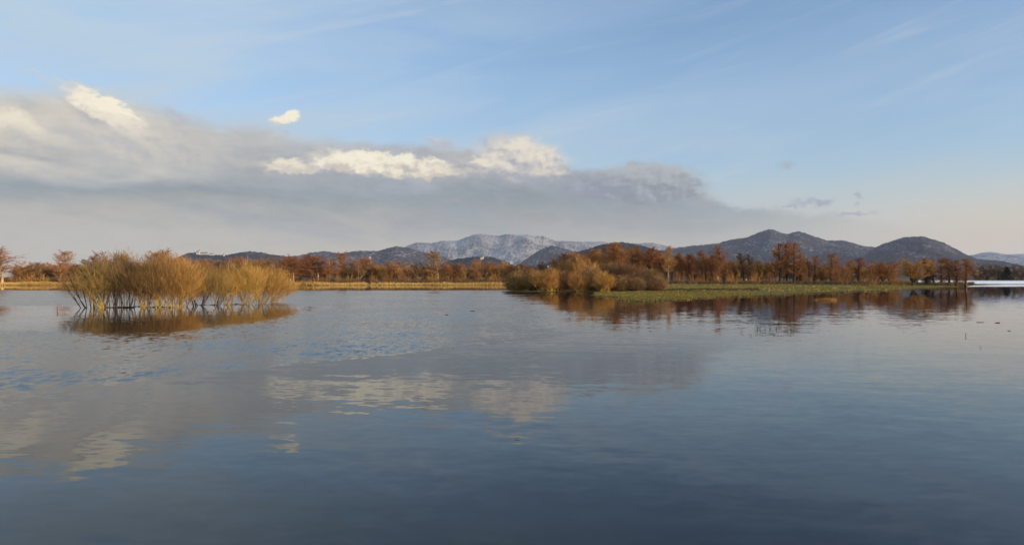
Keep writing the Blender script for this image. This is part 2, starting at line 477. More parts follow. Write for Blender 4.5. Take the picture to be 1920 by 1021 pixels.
def water_mat():
    m, t = newmat('water')
    pos = t.n('ShaderNodeNewGeometry').outputs['Position']
    x, y, z = t.sep(pos)
    # wind-ruffled water on the left and across the far middle
    nb = t.noise(t.v('MULTIPLY', pos, (0.05, 0.09, 0.1)), 1.0, 4, 0.5)
    nbo = t.m('MULTIPLY', t.m('SUBTRACT', nb, 0.5), 6.0)
    e1 = t.m('ADD', t.m('SUBTRACT', y, t.m('MULTIPLY', x, 1.31)), -34.5)
    m1 = t.step(t.m('ADD', e1, nbo), -1.0, 2.0)
    lim = t.m('MULTIPLY', t.m('SUBTRACT', y, 35.0), 0.035)
    m2 = t.step(t.m('ADD', t.m('SUBTRACT', t.m('SUBTRACT', x, lim), -2.0), nbo), -4.0, 8.0, 1.0, 0.0)
    m3 = t.step(t.m('ADD', y, nbo), 172, 186, 1.0, 0.0)
    shelter = t.m('MULTIPLY', t.step(y, 34, 44), t.m('MULTIPLY', t.step(y, 74, 86, 1, 0), t.step(x, -20, -15, 1, 0)))
    streak = t.step(t.noise(t.v('MULTIPLY', pos, (0.05, 0.12, 0.1)), 1.0, 4, 0.5), 0.3, 0.62, 0.45, 1.0)
    rough = t.m('MULTIPLY', t.m('MULTIPLY', m1, m2), t.m('MULTIPLY', m3, streak))
    rough = t.m('MULTIPLY', rough, t.m('SUBTRACT', 1.0, t.m('MULTIPLY', shelter, 0.85)))
    # light air farther right
    st2 = t.step(t.noise(t.v('MULTIPLY', pos, (0.02, 0.07, 0.1)), 1.0, 4, 0.5), 0.42, 0.68)
    mid = t.m('MULTIPLY', t.m('MULTIPLY', st2, t.step(y, 24, 60)), t.step(x, 0, 50, 0.18, 0.035))
    swell = t.v('SUBTRACT', t.noise(t.v('MULTIPLY', t.v('ADD', pos, t.xyz(0, t.m('MULTIPLY', x, 0.12), 0)), (0.42, 1.5, 1)), 1.0, 2, 0.45, color=True), (0.5, 0.5, 0.5))
    fine = t.v('SUBTRACT', t.noise(t.v('MULTIPLY', pos, (2.4, 4.4, 1)), 1.0, 3, 0.5, color=True), (0.5, 0.5, 0.5))
    chop = t.v('SUBTRACT', t.noise(t.v('MULTIPLY', pos, (5.5, 2.8, 1)), 1.0, 3, 0.6, color=True), (0.5, 0.5, 0.5))
    chop2 = t.v('SUBTRACT', t.noise(t.v('MULTIPLY', pos, (2.6, 1.25, 1)), 1.0, 2, 0.6, color=True), (0.5, 0.5, 0.5))
    far = t.step(y, 25, 120, 1.0, 0.22)
    s = t.v('ADD', t.v('SCALE', swell, t.m('MULTIPLY', far, WAVE[0])), t.v('SCALE', fine, t.m('MULTIPLY', far, WAVE[1])))
    ra = t.m('MULTIPLY', t.m('ADD', rough, mid), t.step(y, 50, 150, 1.0, 0.62))
    s = t.v('ADD', s, t.v('ADD', t.v('SCALE', chop, t.m('MULTIPLY', ra, WAVE[2])), t.v('SCALE', chop2, t.m('MULTIPLY', ra, WAVE[3]))))
    sx, sy, _ = t.sep(s)
    sy = t.m('SUBTRACT', sy, t.m('MULTIPLY', rough, 0.055))      # the sides of the wavelets that can be seen are the near ones
    nrm = t.v('NORMALIZE', t.xyz(t.m('MULTIPLY', sx, 0.4), sy, 1.0))
    p = finish(t, (0.010, 0.012, 0.013), 0.015, nrm, 0.5)
    p.inputs['IOR'].default_value = 1.25
    p.inputs['Specular Tint'].default_value = (1.0, 0.97, 0.93, 1)
    return m


WAVE = (0.035, 0.046, 0.24, 0.20)


def hill_mat(name, forest1, forest2, snow, amount, sc=1.0, lo=0, hi=400):
    """bare winter forest with snow lying between the trees; more of it with height"""
    m, t = newmat(name)
    pos = t.n('ShaderNodeNewGeometry').outputs['Position']
    z = t.sep(pos)[2]
    fine = t.noise(t.v('MULTIPLY', pos, (0.022 * sc, 0.010 * sc, 0.035 * sc)), 1.0, 4, 0.75)
    mid = t.noise(t.v('MULTIPLY', pos, (0.0022 * sc, 0.0015 * sc, 0.004 * sc)), 1.0, 5, 0.6)
    f = t.mix(t.step(fine, 0.35, 0.65), forest1, forest2)
    a = t.m('ADD', t.m('MULTIPLY', fine, 1.6), t.m('MULTIPLY', mid, 0.8))
    a = t.m('ADD', a, t.step(z, lo, hi, -0.15, 0.02))
    sn = t.step(a, 1.2 - amount - 0.22, 1.2 - amount + 0.26, 0, 0.75)
    finish(t, t.mix(sn, f, snow), 0.95, None, 0.05)
    return m


terrain_mat(); snow_mat(); water_mat()

# ---------------------------------------------------------------- terrain, water


def W2(px, d):
    return ((px - 960) / F * d, d)


SH = [(-3000, 300), (-300, 296), (0, 296), (160, 300), (300, 304), (460, 298), (560, 292), (700, 303), (840, 300), (955, 302), (952, 230), (951, 170), (930, 164),
      (905, 162), (905, 159.5), (930, 159), (955, 158), (1000, 156), (1060, 157), (1128, 157), (1126, 146), (1116, 124), (1130, 108), (1160, 98), (1200, 92), (1250, 98), (1300, 106),
      (1350, 112), (1400, 118), (1450, 125), (1500, 137), (1560, 147), (1600, 158), (1650, 172), (1700, 187), (1760, 215), (1806, 262), (1826, 318),
      (1900, 342), (2100, 345), (3500, 345), (3500, 40000), (-3000, 40000)]
INLET = [(1243, 165), (1300, 167), (1360, 168), (1420, 170), (1360, 172), (1300, 175), (1243, 178)]


def sdist(x, y, poly):
    P = np.array([W2(*p) for p in poly])
    d = np.full(x.shape, 1e18)
    inside = np.zeros(x.shape, bool)
    for i in range(len(P)):
        ax, ay = P[i]; bx, by = P[(i + 1) % len(P)]
        ex, ey = bx - ax, by - ay
        t = np.clip(((x - ax) * ex + (y - ay) * ey) / (ex * ex + ey * ey), 0, 1)
        d = np.minimum(d, (x - ax - t * ex) ** 2 + (y - ay - t * ey) ** 2)
        cond = ((ay > y) != (by > y))
        with np.errstate(divide='ignore', invalid='ignore'):
            xi = ax + (y - ay) * ex / (ey if ey != 0 else 1e-9)
        inside ^= cond & (x < xi)
    return np.where(inside, 1, -1) * np.sqrt(d)


def height(x, y):
    x = np.asarray(x, float); y = np.asarray(y, float)
    s = sdist(x, y, SH)
    s = np.minimum(s, -sdist(x, y, INLET))
    s = np.maximum(s, -6.0 - y)
    near = 1 - sstep(y, 230, 300)
    s = s + (fbm(x * 0.12, y * 0.12, 3, 4) - 0.5) * (2.0 + 4.0 * near) * 1.3
    amp = 0.30 + 0.5 * sstep(y, 180, 330) - 0.52 * sstep(x, 200, 225) * (1 - sstep(y, 500, 700))
    wd = 5.0 + 3.0 * near
    h = amp * (1 - np.exp(-np.clip(s, 0, None) / wd)) + 0.02
    h = h + (fbm(x * 0.05, y * 0.05, 9, 4) - 0.5) * 0.35 * np.clip(s / 10, 0, 1)
    hw = -0.9 * (1 - np.exp(np.clip(s, None, 0) / 8.0)) - 0.02
    h = np.where(s > 0, h, hw)
    h = np.where(y < -5, np.maximum(h, 0) + 0.8 * sstep(-y, 5, 14), h)
    return h


ang = np.radians(np.concatenate([np.arange(-180, -48, 4.0), np.arange(-48, 48, 0.2), np.arange(48, 180, 4.0)]))
rad = np.concatenate([[1.0, 3.0], np.exp(np.linspace(math.log(5), math.log(18000), 520))])
A, R = np.meshgrid(ang, rad)
X, Y = np.sin(A) * R, np.cos(A) * R
Z = height(X.ravel(), Y.ravel())
# orient: rows outward, columns clockwise -> normals must look up
V = np.stack([X.ravel(), Y.ravel(), Z], 1)
V = V.reshape(len(rad), len(ang), 3)[:, ::-1].reshape(-1, 3)
g = grid_mesh('ground', V, len(rad), len(ang), MAT['terrain'], wrap=True)
tag(g, kind='structure')
me = g.data

wv = [(-9000, -300, 0), (9000, -300, 0), (9000, 9000, 0), (-9000, 9000, 0)]
w = mesh_obj('water', wv, [(0, 1, 2, 3)], MAT['water'])
tag(w, kind='structure')

# snow-covered meadow beyond the water on the right
gx = np.linspace(0, 1, 90); gy = np.linspace(0, 1, 26)
GX, GY = np.meshgrid(gx, gy)
dd = 350 + GY * 190 + 0 * GX
pxl = 1722 + (2600 - 1722) * GX
YY = 349 + np.where(GY < .3, GY * 12, 3.6 + (GY - .3) * 260) + (fbm(GX * 30, GY * 0, 5) - 0.5) * 4
XX = (pxl - 960) / F * YY
ZZ = (0.10 + 1.02 * sstep(GY, 0, .34) + 0.10 * fbm(GX * 60, GY * 6, 8)).ravel()
o = grid_mesh('snow_field', np.stack([XX.ravel(), YY.ravel(), ZZ], 1), 26, 90, MAT['snow'])
tag(o, kind='structure')

# ---------------------------------------------------------------- hills


def hill(name, pts, d, wf, wb, mat, seed, rough=0.30, bump=1.0, nx=2.2, cols=None):
    """a ridge whose crest follows measured heights at distance d; slopes with spurs and gullies"""
    px = np.array([p[0] for p in pts], float); py = np.array([p[1] for p in pts], float)
    cx = np.arange(px[0], px[-1] + 0.1, nx)
    el = np.interp(cx, px, py)
    k = np.array([.25, .5, .25])
    el = np.convolve(np.pad(el, 1, 'edge'), k, 'valid')
    nrow = 56
    tt = np.concatenate([np.linspace(0, 1, 40) ** 0.85, 1 + np.linspace(0.08, 1, 16)])
    TT, CX = np.meshgrid(tt, cx, indexing='ij')
    EL = np.broadcast_to(el, CX.shape)
    dv = d * (1 + 0.05 * (fbm(CX / 90.0, CX * 0, seed) - 0.5))
    Yd = np.where(TT <= 1, dv - wf * (1 - TT), dv + wb * (TT - 1))
    Xd = (CX - 960) / F * Yd
    Hr = (HZ - EL) / F * dv + CZ
    s = np.where(TT <= 1, TT, np.clip(2 - TT, 0, 1))
    prof = 0.55 * s ** 1.5 + 0.45 * np.sin(s * math.pi / 2) ** 2
    wl = d * 0.055
    rid = 1 - np.abs(2 * fbm(Xd / wl, Yd / (wl * 1.9), seed + 5, 4) - 1)
    H = Hr * prof * (1 - rough * (1 - s) * (1.6 - 1.4 * rid) * 2 * np.clip(s * 3, 0, 1))
    canopy = d * 0.0011 * bump
    H = H + (fbm(Xd / (d * 0.0024), Yd / (d * 0.005), seed + 9, 3, 0.6) - 0.5) * canopy * 2.2 * np.clip(Hr / (d * 0.01), 0, 1)
    H = np.where(s <= 0, -8, H)
    o = grid_mesh(name, np.stack([Xd.ravel(), Yd.ravel(), H.ravel()], 1), len(tt), len(cx), mat)
    tag(o, kind='structure')
    return o


SN = (0.62, 0.62, 0.64)
hm_low = hill_mat('hill_low', (0.024, 0.026, 0.032), (0.054, 0.047, 0.050), SN, -0.26, 1.6, 20, 300)
hm_brown = hill_mat('hill_brown', (0.030, 0.028, 0.032), (0.075, 0.058, 0.055), SN, -0.12, 1.2, 50, 400)
hm_snow = hill_mat('hill_snow', (0.035, 0.035, 0.040), (0.10, 0.09, 0.085), (0.50, 0.48, 0.47), 0.05, 1.3, -600, 300)
hm_blue = hill_mat('hill_blue', (0.025, 0.028, 0.036), (0.06, 0.055, 0.06), SN, -0.20, 1.4, 50, 500)
hm_dark = hill_mat('hill_dark', (0.012, 0.016, 0.018), (0.030, 0.030, 0.028), SN, -0.35, 2.0, 50, 500)
hm_right = hill_mat('hill_right', (0.012, 0.014, 0.020), (0.034, 0.032, 0.040), SN, -0.25, 1.8, 0, 250)
hm_dome = hill_mat('hill_dome', (0.013, 0.014, 0.020), (0.036, 0.032, 0.038), SN, -0.28, 1.8, 0, 250)
hm_far = hill_mat('hill_far', (0.03, 0.035, 0.05), (0.06, 0.06, 0.075), SN, 0.08, 0.7, 100, 900)

hill('hill', [(280, 521), (310, 492), (345, 477), (350, 474), (364, 473), (380, 475), (400, 477), (418, 478), (440, 475), (455, 472), (468, 471), (490, 473), (510, 477), (542, 481), (570, 490), (620, 508), (650, 521)],
     5500, 1500, 1500, hm_low, 11)
hill('hill', [(470, 521), (500, 490), (530, 482), (558, 479), (580, 474), (606, 470), (618, 472), (638, 475), (655, 472), (675, 470), (713, 470), (727, 465), (743, 461), (758, 463), (775, 467), (800, 474), (835, 483), (870, 492), (920, 505), (980, 521)],
     7500, 2200, 2000, hm_brown, 23)
hill('mountain', [(620, 521), (680, 490), (730, 470), (758, 463), (767, 459), (780, 455), (795, 455), (808, 456), (833, 451), (858, 451), (875, 444), (888, 440), (902, 438), (917, 441), (935, 442), (950, 438), (967, 440), (990, 440), (1004, 443), (1020, 442), (1030, 447),
      (1043, 452), (1056, 451), (1083, 453), (1100, 453), (1133, 453), (1160, 456), (1190, 456), (1210, 455), (1225, 455), (1250, 461), (1280, 466), (1330, 480), (1400, 500), (1460, 521)],
     13000, 4200, 2500, hm_snow, 37, 0.38, 0.8, 1.6)
hill('hill', [(930, 521), (955, 505), (975, 493), (1000, 476), (1020, 464), (1036, 460), (1050, 464), (1075, 470), (1100, 474), (1130, 480), (1180, 495), (1230, 521)],
     8500, 1700, 1500, hm_blue, 41)
hill('hill', [(790, 521), (815, 505), (835, 491), (855, 485), (880, 482), (903, 480), (925, 482), (942, 487), (958, 494), (980, 505), (1005, 521)],
     4200, 900, 800, hm_low, 53)
hill('hill', [(970, 521), (1000, 508), (1030, 492), (1060, 478), (1100, 467), (1130, 458), (1155, 454), (1170, 454), (1195, 458), (1215, 463), (1240, 471), (1300, 490), (1380, 521)],
     4800, 1200, 1000, hm_dark, 61)
hill('hill', [(1120, 521), (1180, 490), (1240, 470), (1270, 464), (1300, 460), (1330, 458), (1350, 455), (1368, 449), (1390, 447), (1402, 445), (1412, 440), (1425, 434), (1442, 429), (1455, 432), (1465, 436), (1477, 439), (1486, 435), (1498, 434), (1508, 436), (1530, 444),
      (1550, 450), (1565, 451), (1580, 450), (1600, 455), (1620, 461), (1640, 463), (1680, 468), (1740, 482), (1800, 495), (1880, 521)],
     8800, 3600, 1800, hm_right, 71, 0.38)
hill('hill', [(1590, 521), (1615, 485), (1632, 470), (1645, 462), (1655, 457), (1670, 452), (1692, 445), (1715, 443), (1732, 443), (1750, 449), (1770, 455), (1790, 465), (1812, 477), (1835, 486), (1855, 487), (1880, 489), (1905, 495), (1940, 502), (2050, 505), (2200, 500), (2400, 521)],
     7000, 2500, 1500, hm_dome, 83, 0.34)
hill('mountain', [(1700, 521), (1760, 495), (1800, 482), (1820, 478), (1840, 474), (1855, 472), (1870, 473), (1890, 477), (1905, 476), (1925, 475), (1980, 468), (2040, 472), (2090, 482), (2130, 500), (2160, 521)],
     16000, 3500, 2000, hm_far, 97, 0.35, 0.6)
# ---------------------------------------------------------------- plant builders
def P3(px, d, z=0.0):
    x, y = W2(px, d)
    return (x, y, z)


def gz(px, d):
    x, y = W2(px, d)
    return float(height(np.array([x]), np.array([y]))[0])


class MB:
    def __init__(self):
        self.v = []; self.f = []

    def tube(self, p, q, r0, r1, k=4):
        d = (q - p)
        if d.length < 1e-6: return
        d.normalize()
        a = d.orthogonal().normalized(); b = d.cross(a)
        n = len(self.v)
        for c, r in ((p, r0), (q, r1)):
            for i in range(k):
                t = 2 * math.pi * i / k
                self.v.append(c + a * (r * math.cos(t)) + b * (r * math.sin(t)))
        for i in range(k):
            j = (i + 1) % k
            self.f.append((n + i, n + j, n + k + j, n + k + i))

    def spike(self, p, q, w):
        d = q - p
        s = Vector((RR.gauss(0, 1), RR.gauss(0, 1), RR.gauss(0, 1))).cross(d)
        if s.length < 1e-9: return
        s = s.normalized() * (w * 0.5)
        n = len(self.v)
        self.v += [p - s, p + s, q + s * 0.35, q - s * 0.35]
        self.f.append((n, n + 1, n + 2, n + 3))

    def box(self, x0, x1, y0, y1, z0, z1):
        n = len(self.v)
        self.v += [Vector(c) for c in ((x0, y0, z0), (x1, y0, z0), (x1, y1, z0), (x0, y1, z0), (x0, y0, z1), (x1, y0, z1), (x1, y1, z1), (x0, y1, z1))]
        self.f += [tuple(n + i for i in q) for q in ((0, 3, 2, 1), (4, 5, 6, 7), (0, 1, 5, 4), (1, 2, 6, 5), (2, 3, 7, 6), (3, 0, 4, 7))]

    def gable(self, x0, x1, y0, y1, z0, h, over=0.3):
        """pitched roof, ridge along x"""
        n = len(self.v); ym = (y0 + y1) / 2
        x0 -= over; x1 += over; y0 -= over; y1 += over
        self.v += [Vector(c) for c in ((x0, y0, z0), (x1, y0, z0), (x1, y1, z0), (x0, y1, z0), (x0, ym, z0 + h), (x1, ym, z0 + h))]
        self.f += [tuple(n + i for i in q) for q in ((0, 1, 5, 4), (2, 3, 4, 5), (0, 4, 3), (1, 2, 5), (0, 3, 2, 1))]

    def build(self, name, mat, parent=None):
        return mesh_obj(name, self.v, self.f, MAT[mat], parent)


RR = random.Random(5)


def rot_from(d, ang):
    a = d.orthogonal().normalized(); b = d.cross(a)
    t = RR.uniform(0, 2 * math.pi)
    s = a * math.cos(t) + b * math.sin(t)
    return (d * math.cos(ang) + s * math.sin(ang)).normalized()


def grow(wood, tw, p, d, L, r, lvl, S):
    """S: list of dicts, one per level: seg, n (children), ang, ratio, start, up, jit; the last level is drawn as spikes"""
    sp = S[lvl]
    seg = sp['seg']
    last = lvl == len(S) - 1
    kids = sp.get('n', 0)
    acc = 0.0
    prof = sp.get('prof')
    for i in range(seg):
        d = (d + Vector((RR.gauss(0, 1), RR.gauss(0, 1), RR.gauss(0, 1))) * sp['jit'] + Vector((0, 0, sp['up']))).normalized()
        q = p + d * (L / seg)
        t0, t1 = i / seg, (i + 1) / seg
        if lvl < sp.get('woodlvl', 9) and not last and lvl <= WOODL:
            wood.tube(p, q, max(r * (1 - t0 * 0.85), 0.008), max(r * (1 - t1 * 0.85), 0.006), 5 if lvl == 0 else 3)
        else:
            tw.spike(p, q, max(r * 2 * (1 - 0.5 * t0), TWW))
        if not last and t1 > sp['start']:
            acc += kids / seg / (1 - sp['start'])
            while acc >= 1 or (acc > 0 and RR.random() < acc):
                acc -= 1
                f = RR.random()
                tt = t0 + (t1 - t0) * f
                k = prof(tt) if prof else (1 - 0.55 * tt)
                cl = L * sp['ratio'] * k * RR.uniform(0.7, 1.2)
                cd_ = rot_from(d, math.radians(RR.gauss(sp['ang'] - sp.get('angt', 0) * tt, 9)))
                grow(wood, tw, p.lerp(q, f), cd_, cl, r * (1 - 0.8 * tt) * sp.get('rr', 0.45), lvl + 1, S)
        p = q


WOODL = 1
TWW = 0.03


def finish_plant(name, wood, tw, bark, twig, crown='crown', stem='trunk'):
    root = empty(name, (0, 0, 0))
    wood.build(stem, bark, root)
    tw.build(crown, twig, root)
    return root


def alder(seed, twig='twig_rust', bark='bark_pale', H=14.0, fork=0, lean=0.0, start=0.32):
    global WOODL, TWW
    RR.seed(seed); WOODL = 1; TWW = 0.048
    wood, tw = MB(), MB()
    S = [dict(seg=9, n=44, ang=72, angt=38, ratio=0.30, start=start, up=0.04, jit=0.035, rr=0.34,
              prof=lambda t: 0.55 + 0.75 * math.sin(math.pi * min(1, (t - start) / (1 - start) * 0.80 + 0.1)) - 0.35 * t),
         dict(seg=4, n=10, ang=45, ratio=0.42, start=0.2, up=0.05, jit=0.14, rr=0.5),
         dict(seg=2, n=12, ang=42, ratio=0.55, start=0.0, up=0.04, jit=0.15, rr=0.5),
         dict(seg=1, up=0.05, jit=0.2)]
    n = 1 + fork
    for k in range(n):
        d = Vector((lean + (k - fork / 2) * 0.26, RR.gauss(0, .03), 1)).normalized()
        grow(wood, tw, Vector((k * 0.3, 0, -0.3)), d, H * (1.0 - 0.1 * k), 0.26, 0, S)
    return finish_plant('bare_tree', wood, tw, bark, twig)


def rounded(seed, twig='twig_rust', bark='bark_pale', H=11.0, leaders=5, spread=0.5):
    global WOODL, TWW
    RR.seed(seed); WOODL = 1; TWW = 0.048
    wood, tw = MB(), MB()
    S = [dict(seg=6, n=16, ang=42, ratio=0.38, start=0.22, up=0.07, jit=0.09, rr=0.4),
         dict(seg=4, n=9, ang=42, ratio=0.45, start=0.15, up=0.06, jit=0.14, rr=0.5),
         dict(seg=2, n=11, ang=42, ratio=0.55, start=0.0, up=0.04, jit=0.15, rr=0.5),
         dict(seg=1, up=0.05, jit=0.2)]
    z = H * 0.16
    wood.tube(Vector((0, 0, -0.3)), Vector((0, 0, z)), 0.30, 0.24, 6)
    for k in range(leaders):
        a = 2 * math.pi * (k + RR.random() * 0.6) / leaders
        s = spread * RR.uniform(0.35, 1.1)
        grow(wood, tw, Vector((0, 0, z * RR.uniform(0.5, 1))), Vector((math.cos(a) * s, math.sin(a) * s, 1)).normalized(), H * RR.uniform(0.72, 0.9), 0.15, 0, S)
    return finish_plant('bare_tree', wood, tw, bark, twig)


def tall(seed, twig='twig_rust', bark='bark_pale', H=20.0, start=0.24):
    global WOODL, TWW
    RR.seed(seed); WOODL = 1; TWW = 0.048
    wood, tw = MB(), MB()
    S = [dict(seg=10, n=54, ang=50, angt=20, ratio=0.20, start=start, up=0.03, jit=0.03, rr=0.3,
              prof=lambda t: 0.75 + 0.45 * math.sin(math.pi * (t - start) / (1 - start)) - 0.45 * t),
         dict(seg=4, n=10, ang=42, ratio=0.45, start=0.15, up=0.08, jit=0.12, rr=0.5),
         dict(seg=2, n=12, ang=40, ratio=0.55, start=0.0, up=0.05, jit=0.15, rr=0.5),
         dict(seg=1, up=0.05, jit=0.2)]
    grow(wood, tw, Vector((0, 0, -0.3)), Vector((RR.gauss(0, .03), 0, 1)).normalized(), H, 0.30, 0, S)
    return finish_plant('bare_tree', wood, tw, bark, twig)


def fan_shrub(seed, H, wid, stems, twig, bark, name='willow_shrub', tww=0.02, lean=0.0, d1=11, d2=9, bare=0.3, r=0.055, curve=0.07, ang=30, foot=0.12):
    """many stems rising from one stool and arching outwards"""
    global WOODL, TWW
    RR.seed(seed); WOODL = 0; TWW = tww
    wood, tw = MB(), MB()
    S = [dict(seg=8, n=d1, ang=ang, ratio=0.42, start=bare, up=curve, jit=0.07, rr=0.5),
         dict(seg=4, n=d2, ang=26, ratio=0.42, start=0.1, up=0.06, jit=0.09, rr=0.5),
         dict(seg=2, n=5, ang=28, ratio=0.5, start=0.1, up=0.05, jit=0.12, rr=0.6),
         dict(seg=1, up=0.05, jit=0.12)]
    for k in range(stems):
        a = RR.uniform(0, 2 * math.pi); s = math.sqrt(RR.random())
        tilt = s * wid / H * 0.74
        d = Vector((math.cos(a) * tilt + lean, math.sin(a) * tilt, 1)).normalized()
        b = Vector((math.cos(a) * s * wid * foot, math.sin(a) * s * wid * foot, -0.6))
        wood.tube(Vector((0, 0, -0.75)), b + Vector((0, 0, 0.02)), r * 1.2, r, 3)
        grow(wood, tw, b, d, H * (1.08 - 0.42 * s * s) * RR.uniform(0.78, 1.05), r * RR.uniform(0.6, 1.3), 0, S)
    return finish_plant(name, wood, tw, bark, twig, 'twigs', 'stems')


def dome_shrub(seed, H, wid, stems, ntw, twig, bark, lean=0.0, low=0.22, tww=0.014, r=0.05, foot=0.5, name='willow_shrub', grain=14, spread=0.24, wisp=0.05, lobes=9):
    """bare many-stemmed bush: stems arch from the stool into a rounded crown filled with fine twigs"""
    RR.seed(seed)
    wood, tw = MB(), MB()
    zc = H * (low + 0.30); up = H - zc; dn_ = zc - H * low
    cx = lean * H * 0.75
    lob = [(Vector((RR.gauss(0, 1), RR.gauss(0, 1), RR.gauss(.4, .8))).normalized(), RR.uniform(0.08, 0.30), RR.uniform(4, 12)) for _ in range(lobes)]

    def env(u):
        k = 0.86
        for c, a, p in lob: k += a * max(0.0, u.dot(c)) ** p
        return k

    def pt(rad):
        u = Vector((RR.gauss(0, 1), RR.gauss(0, 1), RR.gauss(0.15, 1))).normalized()
        k = env(u) * rad
        return Vector((cx + u.x * k * wid / 2, u.y * k * wid / 2, zc + u.z * k * (up if u.z > 0 else dn_)))
    ends = []
    for i in range(stems):
        b = Vector((RR.gauss(0, foot * .5), RR.gauss(0, foot * .4), -0.5))
        wood.tube(Vector((0, 0, -0.75)), b + Vector((0, 0, 0.03)), r, r, 3)
        e = pt(RR.uniform(0.55, 0.95))
        if e.z < zc * .7: e.z = zc * .7 + RR.random() * up * .5
        rs = r * RR.uniform(0.5, 1.25)
        c1 = b.lerp(e, 0.45) + Vector((RR.gauss(0, .25), RR.gauss(0, .2), RR.uniform(-.1, .12) * H))
        p = b; n = 7
        for k in range(1, n + 1):
            t = k / n
            q = b * ((1 - t) ** 2) + c1 * (2 * t * (1 - t)) + e * (t * t)
            wood.tube(p, q, rs * (1 - .8 * (t - 1 / n)), rs * (1 - .8 * t), 4)
            if t > 0.35:
                for j in range(5):
                    u = p.lerp(q, RR.random()); d = (q - p).normalized()
                    v = u + (d + Vector((RR.gauss(0, .45), RR.gauss(0, .45), RR.gauss(.1, .3)))) * RR.uniform(.4, 1.0) * H * .16
                    tw.spike(u, v, tww * 2.2); ends.append(v)
            p = q
        ends.append(e)
    cl = [pt(RR.uniform(0.3, 1.0)) for _ in range(int(ntw / grain))]
    for c in cl:
        d0 = (c - Vector((cx * .2, 0, -H * 0.15))).normalized()
        for k in range(grain):
            p = c + Vector((RR.gauss(0, spread), RR.gauss(0, spread), RR.gauss(0, spread * 1.2)))
            d = (d0 + Vector((RR.gauss(0, .32), RR.gauss(0, .32), RR.gauss(.08, .32)))).normalized()
            L = RR.uniform(.25, .85) * (1.8 if RR.random() < wisp else 1)
            tw.spike(p - d * L * .4, p + d * L * .6, tww * RR.uniform(.7, 1.6))
    return finish_plant(name, wood, tw, bark, twig, 'twigs', 'stems')


def conifer(seed, H=10.0):
    RR.seed(seed)
    wood, tw = MB(), MB()
    wood.tube(Vector((0, 0, -0.3)), Vector((0, 0, H)), 0.16, 0.02, 5)
    for i in range(330):
        t = RR.random() ** 0.8
        z = H * (0.06 + 0.93 * t); a = RR.uniform(0, 6.283); L = H * 0.21 * (1 - t) ** 0.85 + 0.15
        L *= RR.uniform(0.7, 1.15)
        p = Vector((0, 0, z)); q = p + Vector((math.cos(a) * L, math.sin(a) * L, -0.25 * L))
        tw.spike(p, q, 0.05)
        for k in range(14):
            u = p.lerp(q, RR.uniform(0.2, 1)); e = u + Vector((RR.gauss(0, .22), RR.gauss(0, .22), RR.gauss(-.1, .12)))
            tw.spike(u, e, 0.12)
    return finish_plant('conifer', wood, tw, 'bark_dark', 'needles')


def copy_tree(root):
    c = root.copy(); col.objects.link(c)
    for ch in root.children:
        k = ch.copy(); col.objects.link(k); k.parent = c
    return c


USED = set()


def plant(proto, base, H0, W0, px, top, d, wpx=None, label='', cat='tree', group=None, base_py=None, rz=None, own_z=None, flip=False):
    """stand a copy (the first time the proto itself) with its top at picture row `top`"""
    o = proto if proto.name not in USED else copy_tree(proto)
    USED.add(proto.name); USED.add(o.name)
    z0 = gz(px, d) if own_z is None else own_z
    topz = CZ + (HZ - top) / F * d
    s = (topz - z0) / H0
    sw = s if wpx is None else (wpx * (1.22 if 'tree' in proto.name else 1.0) / F * d) / W0
    o.location = P3(px, d, z0)
    o.scale = (sw * (-1 if flip else 1), sw, s)
    o.rotation_euler = (0, 0, RR2.uniform(-0.5, 0.5) if rz is None else rz)
    tag(o, label, cat, group)
    return o


RR2 = random.Random(77)


def dims(root):
    zs = []; xs = []
    for ch in root.children:
        if ch.name.startswith(('crown', 'twigs')):
            co = np.empty(len(ch.data.vertices) * 3, np.float32); ch.data.vertices.foreach_get('co', co)
            co = co.reshape(-1, 3); zs = np.percentile(co[:, 2], 99.6); xs = np.percentile(co[:, 0], 98) - np.percentile(co[:, 0], 2)
    return float(zs), float(xs)


PROTO = {}


def reg(key, root):
    PROTO[key] = (root,) + dims(root)


reg('a1', alder(101, twig='twig_umber')); reg('a2', alder(102, twig='twig_orange')); reg('a3', alder(103, start=0.25)); reg('a4', alder(104, fork=1))
reg('ad', alder(105, twig='twig_brown', bark='bark_dark')); reg('al', alder(106, bark='bark_dark', lean=-0.10))
reg('r1', rounded(111)); reg('r2', rounded(112, twig='twig_umber', leaders=6)); reg('r3', rounded(113, twig='twig_orange', leaders=4, spread=0.65))
reg('r4', rounded(114, twig='twig_orange', bark='bark_dark', leaders=7, spread=0.4)); reg('rd', rounded(115, twig='twig_brown', bark='bark_dark', leaders=6, spread=0.6))
reg('t1', tall(121)); reg('t2', tall(122, twig='twig_orange', bark='twig_brown')); reg('t3', tall(123, bark='bark_dark')); reg('t4', tall(124, bark='bark_dark', start=0.18))
reg('tp', tall(125, twig='twig_orange', bark='bark_pale', start=0.3)); reg('td', tall(126, twig='twig_brown', bark='bark_dark'))
reg('s1', fan_shrub(131, 3.2, 4.2, 16, 'twig_orange', 'bark_gold', 'bare_shrub', 0.04, d1=8, d2=6, bare=0.15))
reg('s2', fan_shrub(132, 3.2, 4.2, 16, 'twig_rust', 'bark_pale', 'bare_shrub', 0.04, d1=8, d2=6, bare=0.15))
reg('s3', fan_shrub(133, 3.2, 4.2, 16, 'twig_gold', 'bark_gold', 'bare_shrub', 0.04, d1=8, d2=6, bare=0.15))
reg('c1', conifer(141))

